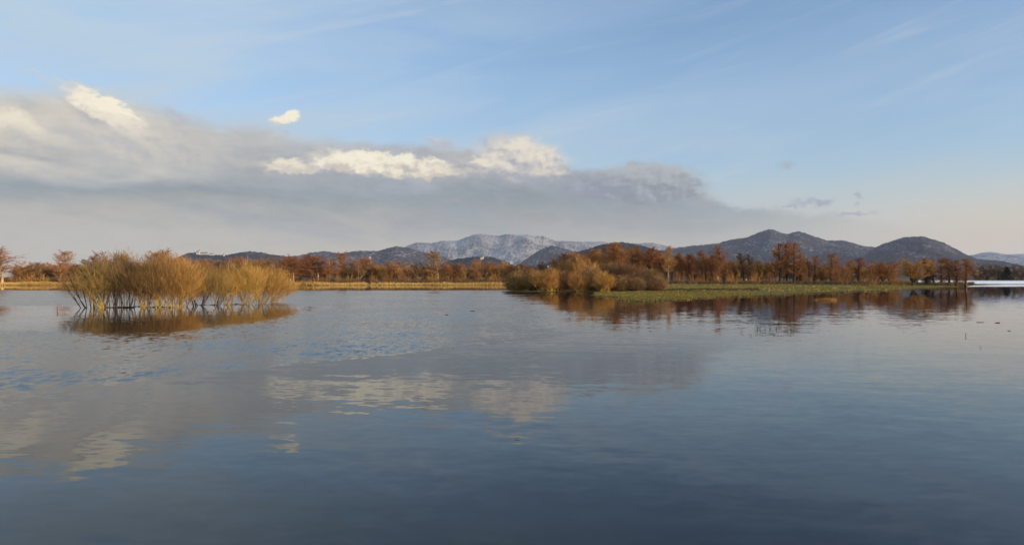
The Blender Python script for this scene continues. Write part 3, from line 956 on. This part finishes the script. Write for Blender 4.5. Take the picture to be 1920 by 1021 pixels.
KIND = {'a': 'layered alder', 'r': 'round-headed tree', 't': 'tall straight tree', 's': 'shrub', 'c': 'dark green conifer'}
TONE = {'1': 'rust-brown', '2': 'orange-brown', '3': 'reddish brown', '4': 'russet', 'd': 'dull dark brown', 'l': 'rust-brown', 'p': 'orange-brown'}
TONE_S = {'1': 'orange-brown', '2': 'rust-brown', '3': 'golden'}

# (key, picture column, top row, distance, width in px or None, landmark name or None, own label or None)
FAR = [
 ('a3', 4, 462, 310, 52, 'the tiered alder at the left edge', 'big spreading bare alder with tiered branches cut by the left edge'),
 ('r1', 36, 497, 330, 26), ('r3', 52, 489, 325, 26), ('r2', 64, 491, 335, 24), ('a1', 76, 490, 330, 20), ('r1', 90, 493, 335, 24),
 ('a2', 112, 469, 312, 30, 'the slender lone alder', 'slender lone alder with a bare pale trunk and small flat crown, left of the willows'),
 ('r2', 101, 497, 335, 22), ('r3', 134, 493, 330, 26), ('r1', 152, 496, 335, 24),
 ('r2', 192, 470, 320, 42, 'the domed tree behind the left willows', 'wide domed rust-brown tree showing above the left end of the flooded willows'), ('r4', 217, 473, 322, 30), ('a1', 170, 484, 330, 26), ('a3', 236, 476, 325, 24),
 ('a2', 282, 471, 320, 34), ('a3', 316, 466, 318, 46, 'the tiered alder behind the willow dome', 'wide tiered alder rising just above the big dome of the flooded willows'), ('r2', 262, 490, 330, 28), ('r1', 345, 482, 330, 30),
 ('r3', 372, 487, 325, 32), ('r1', 395, 484, 322, 28), ('a1', 415, 488, 330, 24), ('r2', 436, 482, 320, 34, 'the round tree below the low hill', 'round rust-brown tree below the low hill, behind the gap in the flooded willows'), ('a3', 452, 479, 326, 28),
 ('r4', 470, 483, 322, 32), ('r1', 490, 486, 328, 34), ('r2', 510, 480, 322, 32), ('a2', 528, 486, 330, 24),
 ('a4', 547, 478, 312, 34, 'the pale-trunked alder by the brush heap', 'rust-brown alder with a pale trunk just left of the tangled brush heap'),
 ('r1', 566, 482, 326, 30), ('a4', 592, 476, 314, 46, 'the twin-trunked alder', 'broad alder standing on two pale trunks, right of the brush heap'),
 ('r3', 618, 484, 318, 34, None, 'round tree on a pale forked trunk right of the twin-trunked alder'),
 ('a3', 644, 471, 318, 32, None, 'feathery alder rising above its neighbours, right of the pale forked tree'),
 ('r2', 672, 485, 316, 32), ('a4', 690, 481, 322, 28), ('r4', 707, 494, 322, 24), ('r3', 722, 494, 318, 26), ('r1', 747, 488, 316, 34, 'the round russet tree below the snow patches', 'round russet tree in the middle treeline, below the two small snow patches'), ('r3', 770, 496, 322, 26),
 ('r2', 786, 491, 318, 30), ('r4', 803, 497, 322, 24),
 ('a1', 822, 467, 316, 30, 'the tall lone alder above the treeline', 'tall alder with flat tiers standing alone high above the low middle treeline'),
 ('r1', 846, 491, 318, 32), ('a1', 860, 497, 320, 22), ('r3', 876, 490, 318, 30), ('a2', 890, 485, 322, 18), ('r2', 904, 493, 318, 28), ('r1', 922, 490, 320, 28),
 ('r3', 940, 489, 324, 28), ('r4', 962, 493, 322, 28, 'the small white hill-foot house', 'orange-brown round tree below the small white house by the church hill'), ('r1', 985, 495, 324, 28), ('r2', 1020, 488, 322, 26),
 ('r4', 1045, 480, 316, 30), ('a1', 1066, 472, 312, 26), ('r1', 1082, 474, 312, 28), ('a2', 1109, 465, 306, 26), ('t1', 1098, 474, 316, 18), ('t2', 1122, 468, 316, 20),
 ('t1', 1136, 458, 300, 26), ('t4', 1152, 455, 300, 28), ('t2', 1166, 454, 296, 30, 'the tallest tree behind the brown willows', 'tallest russet tree right behind the brown willow clump, in front of the dark hill'),
 ('t1', 1179, 462, 302, 20), ('t4', 1191, 464, 306, 22), ('t2', 1200, 461, 300, 18), ('t1', 1211, 466, 304, 22), ('t4', 1222, 462, 298, 24), ('t2', 1236, 468, 304, 18),
 ('tp', 1253, 460, 290, 18, 'the tall tree with a pale trunk', 'narrow tall tree with a pale sunlit trunk just right of the brown willow clump'),
 ('t1', 1267, 476, 298, 18), ('t2', 1279, 473, 302, 16), ('t4', 1292, 474, 298, 20), ('t1', 1309, 469, 296, 24, 'the bright orange-topped tree', 'tall tree with a bright orange top between the pale trunk and the leaning alder'), ('t2', 1325, 474, 302, 18), ('t4', 1336, 477, 298, 18),
 ('al', 1358, 458, 288, 26, 'the leaning dark-trunked alder', 'tall alder on a thin dark leaning trunk standing clear in the meadow tree row'),
 ('r4', 1381, 488, 300, 26), ('td', 1395, 474, 290, 20), ('r3', 1403, 487, 300, 26), ('td', 1412, 477, 288, 18, 'the straight dark-trunked pair', 'right tree of the pair with straight dark trunks in the meadow row'), ('r4', 1428, 490, 298, 28),
 ('t3', 1462, 456, 290, 26), ('t4', 1475, 452, 294, 26, 'the tallest tree of the meadow group', 'tallest tree of the big russet group in the meadow, below the pointed mountain'),
 ('t3', 1488, 454, 288, 28), ('t4', 1500, 474, 292, 18), ('r3', 1450, 488, 296, 22),
 ('t2', 1518, 484, 300, 14), ('t4', 1528, 479, 298, 18), ('r4', 1541, 497, 302, 22), ('t4', 1559, 474, 286, 26, 'the dense dark-stemmed meadow tree', 'dense dark-stemmed tree standing alone right of the big russet meadow group'),
 ('r3', 1577, 487, 292, 28, None, None), ('t2', 1594, 488, 300, 18), ('t4', 1611, 482, 294, 22), ('r4', 1640, 492, 300, 18), ('r4', 1656, 487, 288, 42, 'the round orange tree', 'round orange-brown tree with a wide low crown, right of the low meadow shrubs'),
 ('r4', 1712, 483, 252, 50, 'the dense golden-brown tree near the tip', 'dense wide tree on the grass spit, just left of the dark conifer'),
 ('c1', 1737, 492, 262, 13, 'the dark conifer among bare trees', 'dark conifer wedged between bare trees near the tip of the grass spit'),
 ('td', 1752, 485, 262, 26), ('t4', 1765, 482, 258, 26), ('td', 1780, 484, 264, 26), ('t3', 1793, 487, 258, 24), ('t2', 1811, 484, 262, 28, None, 'last orange-brown tree at the very tip of the grass spit'),
 ('rd', 1836, 505, 560, 20), ('rd', 1852, 493, 560, 42, 'the wide dark tree beyond the snow', 'wide dark brown tree on the far side of the snow field'), ('rd', 1872, 500, 570, 26),
 ('c1', 1888, 500, 558, 16, None, 'dark pointed conifer on the far side of the snow field'),
 ('rd', 1900, 494, 566, 26), ('rd', 1916, 503, 570, 22),
]
# second row, a little behind, to close the wood
RRB = random.Random(9)
BACK = []
for a, b, lo, hi, keys, dd0 in ((30, 560, 492, 502, ('r1', 'r2', 'r3', 'r4'), 355), (560, 1060, 494, 502, ('r1', 'r2', 'r3', 'a1'), 345), (1060, 1250, 470, 488, ('t1', 't2', 't4', 'r1'), 330),
                               (1255, 1350, 476, 492, ('t1', 't2', 't4'), 326),
                               (1350, 1520, 486, 497, ('t1', 't4', 'r1', 'r4'), 330), (1520, 1680, 496, 506, ('r1', 'r4', 't4'), 330)):
    x = a + 6
    while x < b:
        BACK.append((RRB.choice(keys), x, RRB.uniform(lo, hi), dd0 + RRB.uniform(-8, 14), RRB.uniform(20, 29)))
        x += RRB.uniform(6, 10) if 1060 <= x < 1345 else RRB.uniform(9, 14)

ORD = ['first', 'second', 'third', 'fourth', 'fifth', 'sixth', 'seventh', 'eighth', 'ninth', 'tenth', 'eleventh', 'twelfth', 'thirteenth', 'fourteenth', 'fifteenth', 'sixteenth', 'seventeenth', 'eighteenth',
       'nineteenth', 'twentieth'] + ['twenty-' + o for o in ('first', 'second', 'third', 'fourth', 'fifth', 'sixth', 'seventh', 'eighth', 'ninth')]
rows = sorted(FAR, key=lambda r: r[1])
lm = 'the left edge of the photo'; cnt = 0
for r in rows:
    key, px, top, d, wp = r[:5]
    proto, H0, W0 = PROTO[key]
    mark = r[5] if len(r) > 5 else None
    lab = r[6] if len(r) > 6 else None
    cnt += 1
    if lab is None:
        lab = f"{TONE[key[1]]} {KIND[key[0]]}, {ORD[cnt - 1]} right of {lm}"
    if mark:
        lm = mark; cnt = 0
    grp = 'bare trees in the front row on the far shore' if key[0] != 'c' else 'dark conifers on the far shore'
    if d > 500 and key[0] != 'c': grp = 'dark trees beyond the snow field'
    o = plant(proto, None, H0, W0, px, top, d, wp, lab, 'tree', grp)
marks = [(r[1], r[5]) for r in rows if len(r) > 5 and r[5]]
prev = None; cnt = 0
for key, px, top, d, wp in BACK:
    proto, H0, W0 = PROTO[key]
    m_ = [m for m in marks if m[0] <= px]
    m = m_[-1] if m_ else (0, 'the left edge of the photo')
    if m != prev: prev, cnt = m, 0
    cnt += 1
    plant(proto, None, H0, W0, px, top, d, wp, f"{TONE[key[1]]} back-row tree, {ORD[cnt - 1]} right of {m[1]}", 'tree', 'bare trees in the back row on the far shore')

# shrubs in front of the trees
SHR = [('s3', 24, 512, 312, 16), ('s3', 40, 510, 312, 18), ('s1', 60, 510, 314, 20), ('s3', 84, 512, 312, 18), ('s3', 118, 512, 310, 16), ('s1', 140, 508, 314, 22),
       ('s2', 608, 510, 316, 22), ('s3', 634, 512, 312, 14), ('s1', 658, 510, 315, 20), ('s3', 700, 508, 312, 18), ('s1', 730, 508, 314, 22), ('s2', 760, 508, 316, 24), ('s1', 812, 508, 314, 22),
       ('s2', 838, 508, 316, 22), ('s1', 866, 510, 314, 20), ('s2', 896, 508, 316, 22), ('s1', 930, 508, 314, 24),
       ('s1', 1276, 508, 286, 18), ('s2', 1300, 510, 284, 20), ('s1', 1322, 510, 285, 18), ('s2', 1345, 508, 284, 20), ('s1', 1376, 506, 284, 26), ('s1', 1420, 506, 284, 24), ('s2', 1445, 508, 284, 20),
       ('s2', 1514, 506, 280, 20), ('s1', 1584, 505, 270, 26), ('s2', 1629, 512, 240, 34), ('s1', 1680, 507, 262, 22), ('s2', 1740, 512, 262, 18), ('s1', 1800, 508, 262, 20)]
cnt = 0; prev = None
for key, px, top, d, wp in sorted(SHR, key=lambda r: r[1]):
    proto, H0, W0 = PROTO[key]
    m_ = [m for m in marks if m[0] <= px]; m = m_[-1]
    if m != prev: prev, cnt = m, 0
    cnt += 1
    lab = f"low {TONE_S[key[1]]} shrub, {ORD[cnt - 1]} shrub right of {m[1]}"
    if px == 1629: lab = 'widest low rust-brown shrub on the meadow edge, left of the round orange tree'
    plant(proto, None, H0, W0, px, top, d, wp, lab, 'shrub', 'low shrubs in front of the far trees')

# ---------------------------------------------------------------- flooded willows, left
# (column, base row, top row, width px, stems, twig clusters, twig, bark, lean, label)
LEFTW = [
 (166, 577, 492, 84, 9, 2600, 'twig_brown', 'bark_dark', -0.22, 'sparse willow with dark branches leaning left over the water, leftmost of the flooded thicket'),
 (194, 577, 480, 96, 20, 8000, 'twig_olive', 'bark_gold', -0.06, 'many-stemmed olive willow on a wide stool near the left end of the flooded thicket'),
 (218, 577, 474, 70, 10, 5000, 'twig_brown', 'bark_dark', 0.02, 'dark-stemmed upright willow, third from the left end of the flooded thicket'),
 (238, 576, 470, 66, 9, 3600, 'twig_olive', 'bark_gold', 0.05, 'tall wispy willow reaching highest at the left heap of the flooded thicket'),
 (272, 577, 485, 84, 16, 8000, 'twig_olive', 'bark_gold', -0.03, 'golden-brown willow on the left side of the big dome in the flooded thicket'),
 (298, 577, 476, 100, 18, 12000, 'twig_olive', 'bark_gold', 0.0, 'dense olive willow in the middle of the big dome in the flooded thicket'),
 (326, 576, 477, 98, 18, 12000, 'twig_gold', 'bark_gold', 0.04, 'dense golden willow on the right shoulder of the big dome in the flooded thicket'),
 (346, 574, 490, 76, 12, 7000, 'twig_gold', 'bark_gold', 0.10, 'golden willow leaning right out of the big dome in the flooded thicket'),
 (374, 573, 507, 66, 10, 3600, 'twig_brown', 'bark_dark', 0.0, 'low brown willow between the big dome and the dark leaning stems'),
 (401, 573, 500, 70, 8, 3800, 'twig_olive', 'bark_dark', 0.14, 'willow with dark forked stems leaning right in the middle of the flooded thicket'),
 (427, 572, 497, 64, 9, 4200, 'twig_gold', 'bark_gold', 0.0, 'thin golden willow just right of the dark forked stems'),
 (462, 571, 489, 96, 16, 9500, 'twig_gold', 'bark_gold', 0.02, 'wide golden willow fanning both ways from one stool in the right half'),
 (492, 569, 492, 92, 18, 9500, 'twig_gold', 'bark_gold', 0.16, 'golden willow with long stems leaning right, near the right end'),
 (512, 567, 507, 70, 12, 5000, 'twig_gold', 'bark_gold', 0.34, 'short golden willow leaning far right, last of the flooded thicket'),
]
for i, (px, by, ty, wp, st, nt_, twg, brk, ln, lab) in enumerate(LEFTW):
    d = CZ * F / (by - HZ)
    H = CZ + (HZ - ty) / F * d
    o = dome_shrub(200 + i, H * 0.97, wp / F * d, int(st * 1.2), int(nt_ * 0.74), twg, brk, ln, 0.20, 0.0135, 0.05, 0.55)
    o.location = P3(px, d, 0)
    tag(o, lab, 'willow', 'willows standing in the water on the left')

# ---------------------------------------------------------------- willow clump, middle
MIDW = [
 (972, 507, 164, 46, 'm1', 'olive-brown rounded willow at the left end of the brown clump'),
 (1000, 501, 166, 46, 'm2', 'orange-brown willow second from the left end of the brown clump'),
 (1028, 503, 159, 44, 'm3', 'sunlit orange willow with pale lower stems at the water, left half of the brown clump'),
 (1050, 507, 161, 34, 'm2', 'small orange-brown willow below the highest dome of the brown clump'),
 (1064, 486, 174, 50, 'm1', 'high back willow forming the left side of the clump\'s highest dome'),
 (1090, 482, 172, 52, 'm3', 'highest golden willow at the top of the brown clump'),
 (1082, 512, 160, 34, 'm3', 'low bright willow at the water under the highest dome of the brown clump'),
 (1112, 498, 163, 46, 'm2', 'orange-brown willow sloping down right of the highest dome'),
 (1134, 508, 160, 42, 'm3', 'low golden willow at the water where the clump turns dark'),
 (1140, 490, 176, 50, 'm4', 'dark olive willow standing behind the right slope of the orange willows'),
 (1168, 492, 172, 50, 'm4', 'dark grey-brown willow in the middle of the dark right half'),
 (1192, 499, 170, 46, 'm5', 'dark brown willow, second from the right in the dark half'),
 (1216, 502, 172, 46, 'm4', 'olive-brown willow near the right end of the clump beside the meadow'),
 (1232, 513, 166, 34, 'm5', 'low dark willow closing the right end of the clump beside the meadow'),
 (1160, 516, 161, 40, 'm5', 'low dark willow at the water under the dark right half'),
 (1192, 520, 161, 40, 'm4', 'low olive willow at the water, right of the low dark one'),
]
reg('m1', dome_shrub(301, 5.5, 5.4, 44, 11000, 'twig_olive', 'bark_gold', 0, 0.04, 0.024, 0.07, 1.6, grain=40, spread=0.30, wisp=0.12, lobes=16))
reg('m2', dome_shrub(302, 5.0, 5.4, 46, 10000, 'twig_umber', 'bark_gold', 0, 0.10, 0.024, 0.08, 1.6, grain=40, spread=0.30, wisp=0.12, lobes=16))
reg('m3', dome_shrub(303, 5.0, 5.4, 54, 10000, 'twig_amber', 'bark_gold', 0, 0.14, 0.024, 0.08, 1.6, grain=40, spread=0.30, wisp=0.12, lobes=16))
reg('m4', dome_shrub(304, 5.5, 5.4, 40, 11000, 'twig_brown', 'bark_dark', 0, 0.02, 0.024, 0.07, 1.6, grain=40, spread=0.30, wisp=0.12, lobes=16))
reg('m5', dome_shrub(305, 5.5, 5.4, 38, 11000, 'twig_umber', 'bark_dark', 0, 0.02, 0.024, 0.07, 1.6, grain=40, spread=0.30, wisp=0.12, lobes=16))
for px, ty, d, wp, key, lab in MIDW:
    proto, H0, W0 = PROTO[key]
    plant(proto, None, H0, W0, px, ty, d, wp, lab, 'willow', 'willows of the brown clump on the water\'s edge', rz=RR2.uniform(0, 6.28), own_z=0.02)

# ---------------------------------------------------------------- undergrowth, reeds, grass (uncountable)


def brush():
    RR.seed(401); tw = MB()
    zones = ((-60, 260, 322, 3.2, 1400), (260, 560, 318, 3.0, 900), (560, 1110, 313, 2.6, 2200), (1110, 1260, 300, 2.6, 500), (1250, 1510, 285, 1.6, 900), (1510, 1700, 278, 1.5, 500),
             (1700, 1825, 258, 1.2, 300), (1825, 2100, 585, 5.0, 500))
    for a, b, d, h, n in zones:
        for i in range(n):
            px = RR.uniform(a, b); dd = d + RR.uniform(-4, 26)
            c = Vector(P3(px, dd, 0.5)); hh = h * RR.uniform(0.5, 1.15)
            for k in range(9):
                q = c + Vector((RR.gauss(0, .45), RR.gauss(0, .45), 1)) * hh * RR.uniform(.6, 1)
                tw.spike(c, q, 0.07)
                for j in range(3):
                    m_ = c.lerp(q, RR.uniform(.3, .9))
                    tw.spike(m_, m_ + Vector((RR.gauss(0, .4), RR.gauss(0, .4), RR.gauss(.5, .3))) * hh * .4, 0.05)
    return tag(tw.build('undergrowth', 'twig_brown'), kind='stuff')


def blades(name, mat, zones, seed):
    RR.seed(seed); tw = MB(); rs = np.random.RandomState(seed)
    for (fn, n, h0, h1, w) in zones:
        pts = np.array([fn() for _ in range(n)])
        xs = (pts[:, 0] - 960) / F * pts[:, 1]; ys = pts[:, 1]
        hs = height(xs, ys)
        for x, y, z in zip(xs, ys, hs):
            if z < -0.06: continue
            h = RR.uniform(h0, h1) * (0.15 + 1.7 * float(fbm(np.array([x * .11]), np.array([y * .2]), 61, 3)[0]))
            p = Vector((x, y, z - 0.03))
            for k in range(3):
                b = p + Vector((RR.gauss(0, .15), RR.gauss(0, .15), 0))
                tw.spike(b, b + Vector((RR.gauss(0, .25) * h, RR.gauss(0, .25) * h, h)), w)
    return tag(tw.build(name, mat), kind='stuff')


brush()
blades('reeds', 'reed', [
    (lambda: (RR.uniform(-80, 958), RR.uniform(294, 312)), 9000, 0.35, 0.85, 0.10),
    (lambda: (RR.uniform(-80, 958), RR.uniform(310, 345)), 5000, 0.3, 0.7, 0.12)], 411)
blades('grass', 'grass_green', [
    (lambda: (RR.uniform(1115, 1420), RR.uniform(92, 150)), 9000, 0.06, 0.22, 0.05),
    (lambda: (RR.uniform(1240, 1700), RR.uniform(105, 290)), 9000, 0.06, 0.25, 0.08),
    (lambda: (RR.uniform(1600, 1835), RR.uniform(160, 300)), 4000, 0.06, 0.25, 0.08)], 413)
blades('straw', 'reed', [
    (lambda: (RR.uniform(1240, 1700), RR.uniform(150, 285)), 900, 0.15, 0.35, 0.08),
    (lambda: (RR.uniform(1130, 1420), RR.uniform(92, 150)), 400, 0.08, 0.25, 0.05)], 415)
blades('sedge', 'reed_dark', [
    (lambda: (RR.uniform(1240, 1425), RR.uniform(160, 182)), 2600, 0.15, 0.4, 0.08),
    (lambda: (RR.uniform(1200, 1420), RR.uniform(92, 135)), 250, 0.05, 0.15, 0.05),
    (lambda: (RR.uniform(-80, 958), RR.uniform(291, 297)), 3000, 0.1, 0.35, 0.10)], 417)

# ---------------------------------------------------------------- small things on the water and the bank


def drift_log(px, by, L, r, label, rz=0.0, name='drift_log'):
    d = CZ * F / (by - HZ)
    RR.seed(int(px * 7)); mb = MB()
    p = Vector((-L / 2, 0, 0.0)); n = 8
    for i in range(n):
        q = Vector((-L / 2 + L * (i + 1) / n, RR.gauss(0, .03) * L, RR.gauss(0.0, .012) * L))
        mb.tube(p, q, r * RR.uniform(.7, 1.1), r * RR.uniform(.6, 1), 6)
        if RR.random() < .5: mb.tube(q, q + Vector((RR.gauss(0, .15), RR.gauss(0, .1), RR.uniform(.03, .12))) * min(1, L), r * .35, r * .1, 4)
        p = q
    o = mb.build(name, 'wet_wood'); o.location = P3(px, d, 0.02); o.rotation_euler = (0, 0, rz)
    tag(o, label, 'log')
    return o


drift_log(225, 576.5, 3.0, 0.075, 'thin dark floating log among the stems at the left end of the flooded willows', 0.03)
drift_log(262, 574.5, 1.4, 0.06, 'short dark floating log in the gap between the left willows and the big dome', -0.1)
drift_log(300, 576.0, 2.6, 0.07, 'dark floating log along the foot of the big willow dome', 0.02)
drift_log(388, 572.0, 2.6, 0.05, 'long thin floating log behind the dark forked willow stems', 0.0)
drift_log(440, 571.0, 2.4, 0.05, 'thin floating log at the foot of the golden willows on the right half', 0.02)
drift_log(970, 822.0, 0.09, 0.004, 'tiny dark twig floating alone in the middle foreground water', 0.2)
drift_log(886, 583.0, 0.38, 0.04, 'small dark log floating alone on the open water left of the middle clump', 0.0)
drift_log(837, 590.0, 0.28, 0.03, 'small floating stick nearest the camera of the two left of the middle clump', 0.3)
drift_log(1870, 605.0, 0.30, 0.025, 'dark floating stick on the bright water near the right edge', 0.1)
drift_log(1892, 620.0, 0.18, 0.015, 'shorter floating stick below the dark one near the right edge', 0.1)
drift_log(1838, 604.0, 0.5, 0.015, 'very thin floating stick left of the dark one near the right edge', 0.0)
drift_log(950, 547.0, 2.2, 0.08, 'brown log lying in the shallows at the left tip of the willow clump', 0.0)

# stake with a rag of driftwood, left
d = CZ * F / (584 - HZ)
root = empty('wooden_stake', P3(107, d, 0))
tag(root, 'short reddish wooden stake sticking out of the open water left of the willows', 'stake')
mb = MB(); mb.tube(Vector((0, 0, -.5)), Vector((0.03, 0, .30)), .045, .04, 6); mb.tube(Vector((0.03, 0, .30)), Vector((0.04, 0, .52)), .04, .03, 6); mb.build('post', 'twig_brown', root)
mb = MB(); mb.tube(Vector((0.06, 0, .18)), Vector((0.10, .02, .34)), .03, .05, 6); mb.tube(Vector((0.02, 0, .46)), Vector((-0.05, 0, .56)), .025, .012, 5); mb.build('broken_branch', 'twig_rust', root)

# reed tufts standing out of the water, right
TUF = [(1390, 621, 'lone thin reed tuft leftmost of the row standing in open water', 5, .26), (1416, 620, 'short leaning reed tuft, second from the left of the row in open water', 6, .3), (1423, 617, 'arched dark reed tuft, third from the left in the row', 9, .36),
       (1434, 618, 'thin upright reed tuft in the middle of the row', 6, .3), (1445, 617, 'dense arched reed tuft right of the middle of the row', 10, .36), (1453, 617, 'tall dark leaning reed tuft right of the dense arched one', 8, .42),
       (1474, 619, 'sparse reed tuft after the gap in the row', 6, .3), (1485, 620, 'tallest dark reed tuft near the right end of the row', 10, .42), (1491, 620, 'small reed tuft at the right end of the row', 5, .25),
       (1409, 630, 'tiny reed tuft nearer the camera, below the left half of the row', 4, .18),
       (1810, 630, 'single dark reed tuft standing alone in the bright water at the right', 5, .20), (1838, 652, 'tiny reed tip poking out of the water near the right edge', 3, .12)]
for i, (px, by, lab, n, h) in enumerate(TUF):
    d = CZ * F / (by - HZ); RR.seed(500 + i); mb = MB()
    for k in range(n):
        b = Vector((RR.gauss(0, .07), RR.gauss(0, .05), -.1)); ln = RR.gauss(0, .35)
        m_ = b + Vector((ln * h * .3, 0, h * .6 + .1)); q = m_ + Vector((ln * h * .9, RR.gauss(0, .04), h * .4 * RR.uniform(-.2, 1)))
        mb.spike(b, m_, .018); mb.spike(m_, q, .014)
    o = mb.build('reed_tuft', 'reed_dark'); o.location = P3(px, d, 0)
    tag(o, lab, 'reeds', 'reed tufts standing in the open water')

# orange sedge clump on the water, right
d = CZ * F / (562.5 - HZ); RR.seed(540); mb = MB()
for k in range(500):
    b = Vector((RR.gauss(0, .65), RR.gauss(0, .25), -.05)); mb.spike(b, b + Vector((RR.gauss(0, .15), RR.gauss(0, .1), RR.uniform(.1, .42))), .03)
o = mb.build('sedge_clump', 'twig_orange'); o.location = P3(1549, d, 0)
tag(o, 'small orange clump of dead sedge standing in the water off the grass spit', 'sedge')

# tangled brush heap at the bank
RR.seed(550); root = empty('brush_heap', P3(576, 226, 0.0))
tag(root, 'heap of tangled golden fallen branches at the waterline right of the flooded willows', 'brush heap')
mb = MB(); tw = MB()
for k in range(46):
    x0 = RR.uniform(-2.6, 2.6); a = RR.uniform(-.5, 1.1); L = RR.uniform(1.4, 3.2)
    p = Vector((x0, RR.uniform(-1, 1), RR.uniform(-.2, .5))); q = p + Vector((-math.sin(a) * L * .7, RR.gauss(0, .4), abs(math.cos(a)) * L * .75))
    mb.tube(p, q, .09, .03, 4)
    for j in range(16):
        u = p.lerp(q, RR.uniform(.2, 1)); tw.spike(u, u + Vector((RR.gauss(-.2, .4), RR.gauss(0, .4), RR.gauss(.1, .35))), .05)
mb.build('branch', 'bark_gold', root); tw.build('twigs', 'twig_gold', root)

# stump and leaning log on the bank
mb = MB(); RR.seed(560)
mb.tube(Vector((0, 0, -.1)), Vector((.05, 0, .6)), .38, .28, 8); mb.tube(Vector((.05, 0, .45)), Vector((.6, .1, .95)), .12, .05, 6); mb.tube(Vector((-.1, 0, .3)), Vector((-.55, 0, .1)), .14, .07, 6)
o = mb.build('tree_stump', 'wet_wood'); o.location = P3(693, 306, gz(693, 306))
tag(o, 'dark broken stump at the edge of the yellow bank, left of the fallen log', 'stump')
mb = MB()
mb.tube(Vector((-1.2, 0, .25)), Vector((0, 0, .6)), .12, .1, 6); mb.tube(Vector((0, 0, .6)), Vector((1.3, 0, .85)), .1, .05, 6); mb.tube(Vector((0, 0, .6)), Vector((.3, 0, .2)), .05, .03, 5)
o = mb.build('fallen_log', 'wet_wood'); o.location = P3(705, 312, gz(705, 312))
tag(o, 'slim dark fallen log propped up on the yellow bank right of the stump', 'log')

# ---------------------------------------------------------------- buildings on the hills


def z_at(py, d):
    return CZ + (HZ - py) / F * d


def church(px, base, d, k, label, name='hill_church', cat='church', rz=0.0):
    """nave, apse roof and a tower with a pointed spire; k = width of the whole in metres"""
    root = empty(name, P3(px, d, z_at(base, d)), rz, (k / 26, k / 26, k / 26))
    tag(root, label, cat)
    mb = MB(); mb.box(-9, 9, -5, 5, -9, 9); mb.build('nave_wall', 'plaster', root)
    mb = MB(); mb.gable(-9, 9, -5, 5, 9, 6); mb.build('nave_roof', 'roof_tile', root)
    t = MB(); t.box(7, 13.5, -3.2, 3.2, -9, 17); tower = t.build('tower', 'plaster', root)
    t = MB(); n = 0
    t.v += [Vector(c) for c in ((6.7, -3.5, 17.03), (13.8, -3.5, 17.03), (13.8, 3.5, 17.03), (6.7, 3.5, 17.03), (10.25, 0, 27))]
    t.f += [(0, 1, 4), (1, 2, 4), (2, 3, 4), (3, 0, 4), (3, 2, 1, 0)]
    t.build('spire', 'roof_tile', tower)
    for wx in (-6, -2, 2):
        t = MB(); t.box(wx - .6, wx + .6, -5.25, -4.9, 2, 6); t.build('window', 'wet_wood', root)
    return root


def house(px, base, d, w, h, dp, label, roofh=None, name='house', wall='plaster', roof='roof_tile', wins=3):
    root = empty(name, P3(px, d, z_at(base, d)))
    tag(root, label, 'house')
    mb = MB(); mb.box(-w / 2, w / 2, -dp / 2, dp / 2, -6, h); mb.build('wall', wall, root)
    mb = MB(); mb.gable(-w / 2, w / 2, -dp / 2, dp / 2, h + .01, roofh or h * .5); mb.build('roof', roof, root)
    for i in range(wins):
        x = -w / 2 + w * (i + .5) / wins
        t = MB(); t.box(x - w * .06, x + w * .06, -dp / 2 - .15, -dp / 2 + .1, h * .35, h * .75); t.build('window', 'wet_wood', root)
    return root


church(371, 474.5, 5300, 28, 'white pilgrimage church with a tower on the low hill, left end of the white buildings')
house(383, 475.7, 5310, 56, 9, 16, 'long white wing right beside the hilltop church', 3, wins=8)
house(397, 477, 5330, 32, 7, 12, 'lower white house right of the long white wing on the low hill', 3, wins=4)
house(420, 478.5, 5360, 10, 12, 9, 'small white house standing apart on the ridge right of the hilltop church', 3, wins=2)
church(903.5, 484.5, 4080, 22, 'cream church alone on top of the small dark hill in the middle')
house(693.5, 484.5, 6300, 16, 17, 14, 'single white house on the slope above the rust-brown trees', 6, wins=2)
house(959, 493.0, 3900, 13, 13, 10, 'small white house at the right foot of the church hill', 4, wins=2)
house(1029, 502, 2600, 9, 7, 8, 'left white house of the pair seen over the brown willow clump', 3, wins=2)
house(1035, 501, 2650, 11, 9, 8, 'right white house of the pair seen over the brown willow clump', 3, wins=2)
house(1600, 510.5, 1500, 14, 3.5, 8, 'long low white building behind the meadow trees on the right', 1.5, wins=4)
house(1831, 512, 1500, 5, 5, 5, 'small white house left of the pair beyond the snow field', 2, wins=1)
house(1838, 513, 1520, 5, 4, 5, 'small white house with a lower wall, nearest the wide dark tree', 2, wins=1)

for k_, (r_, _a1, _a2) in PROTO.items():      # kinds that found no place
    if r_.name not in USED:
        for c_ in list(r_.children): bpy.data.objects.remove(c_)
        bpy.data.objects.remove(r_)

# ---------------------------------------------------------------- air
hz_m, t = newmat('haze')
pv = t.n('ShaderNodeVolumePrincipled')
pv.inputs['Color'].default_value = (0.68, 0.76, 0.98, 1)
pv.inputs['Density'].default_value = HAZE
pv.inputs['Anisotropy'].default_value = 0.0
o_ = t.n('ShaderNodeOutputMaterial'); t.t.links.new(pv.outputs[0], o_.inputs['Volume'])
mb = MB(); mb.box(-18500, 18500, -18500, 18500, -10, 1150)
hb = mb.build('haze', 'haze')
tag(hb, kind='stuff')
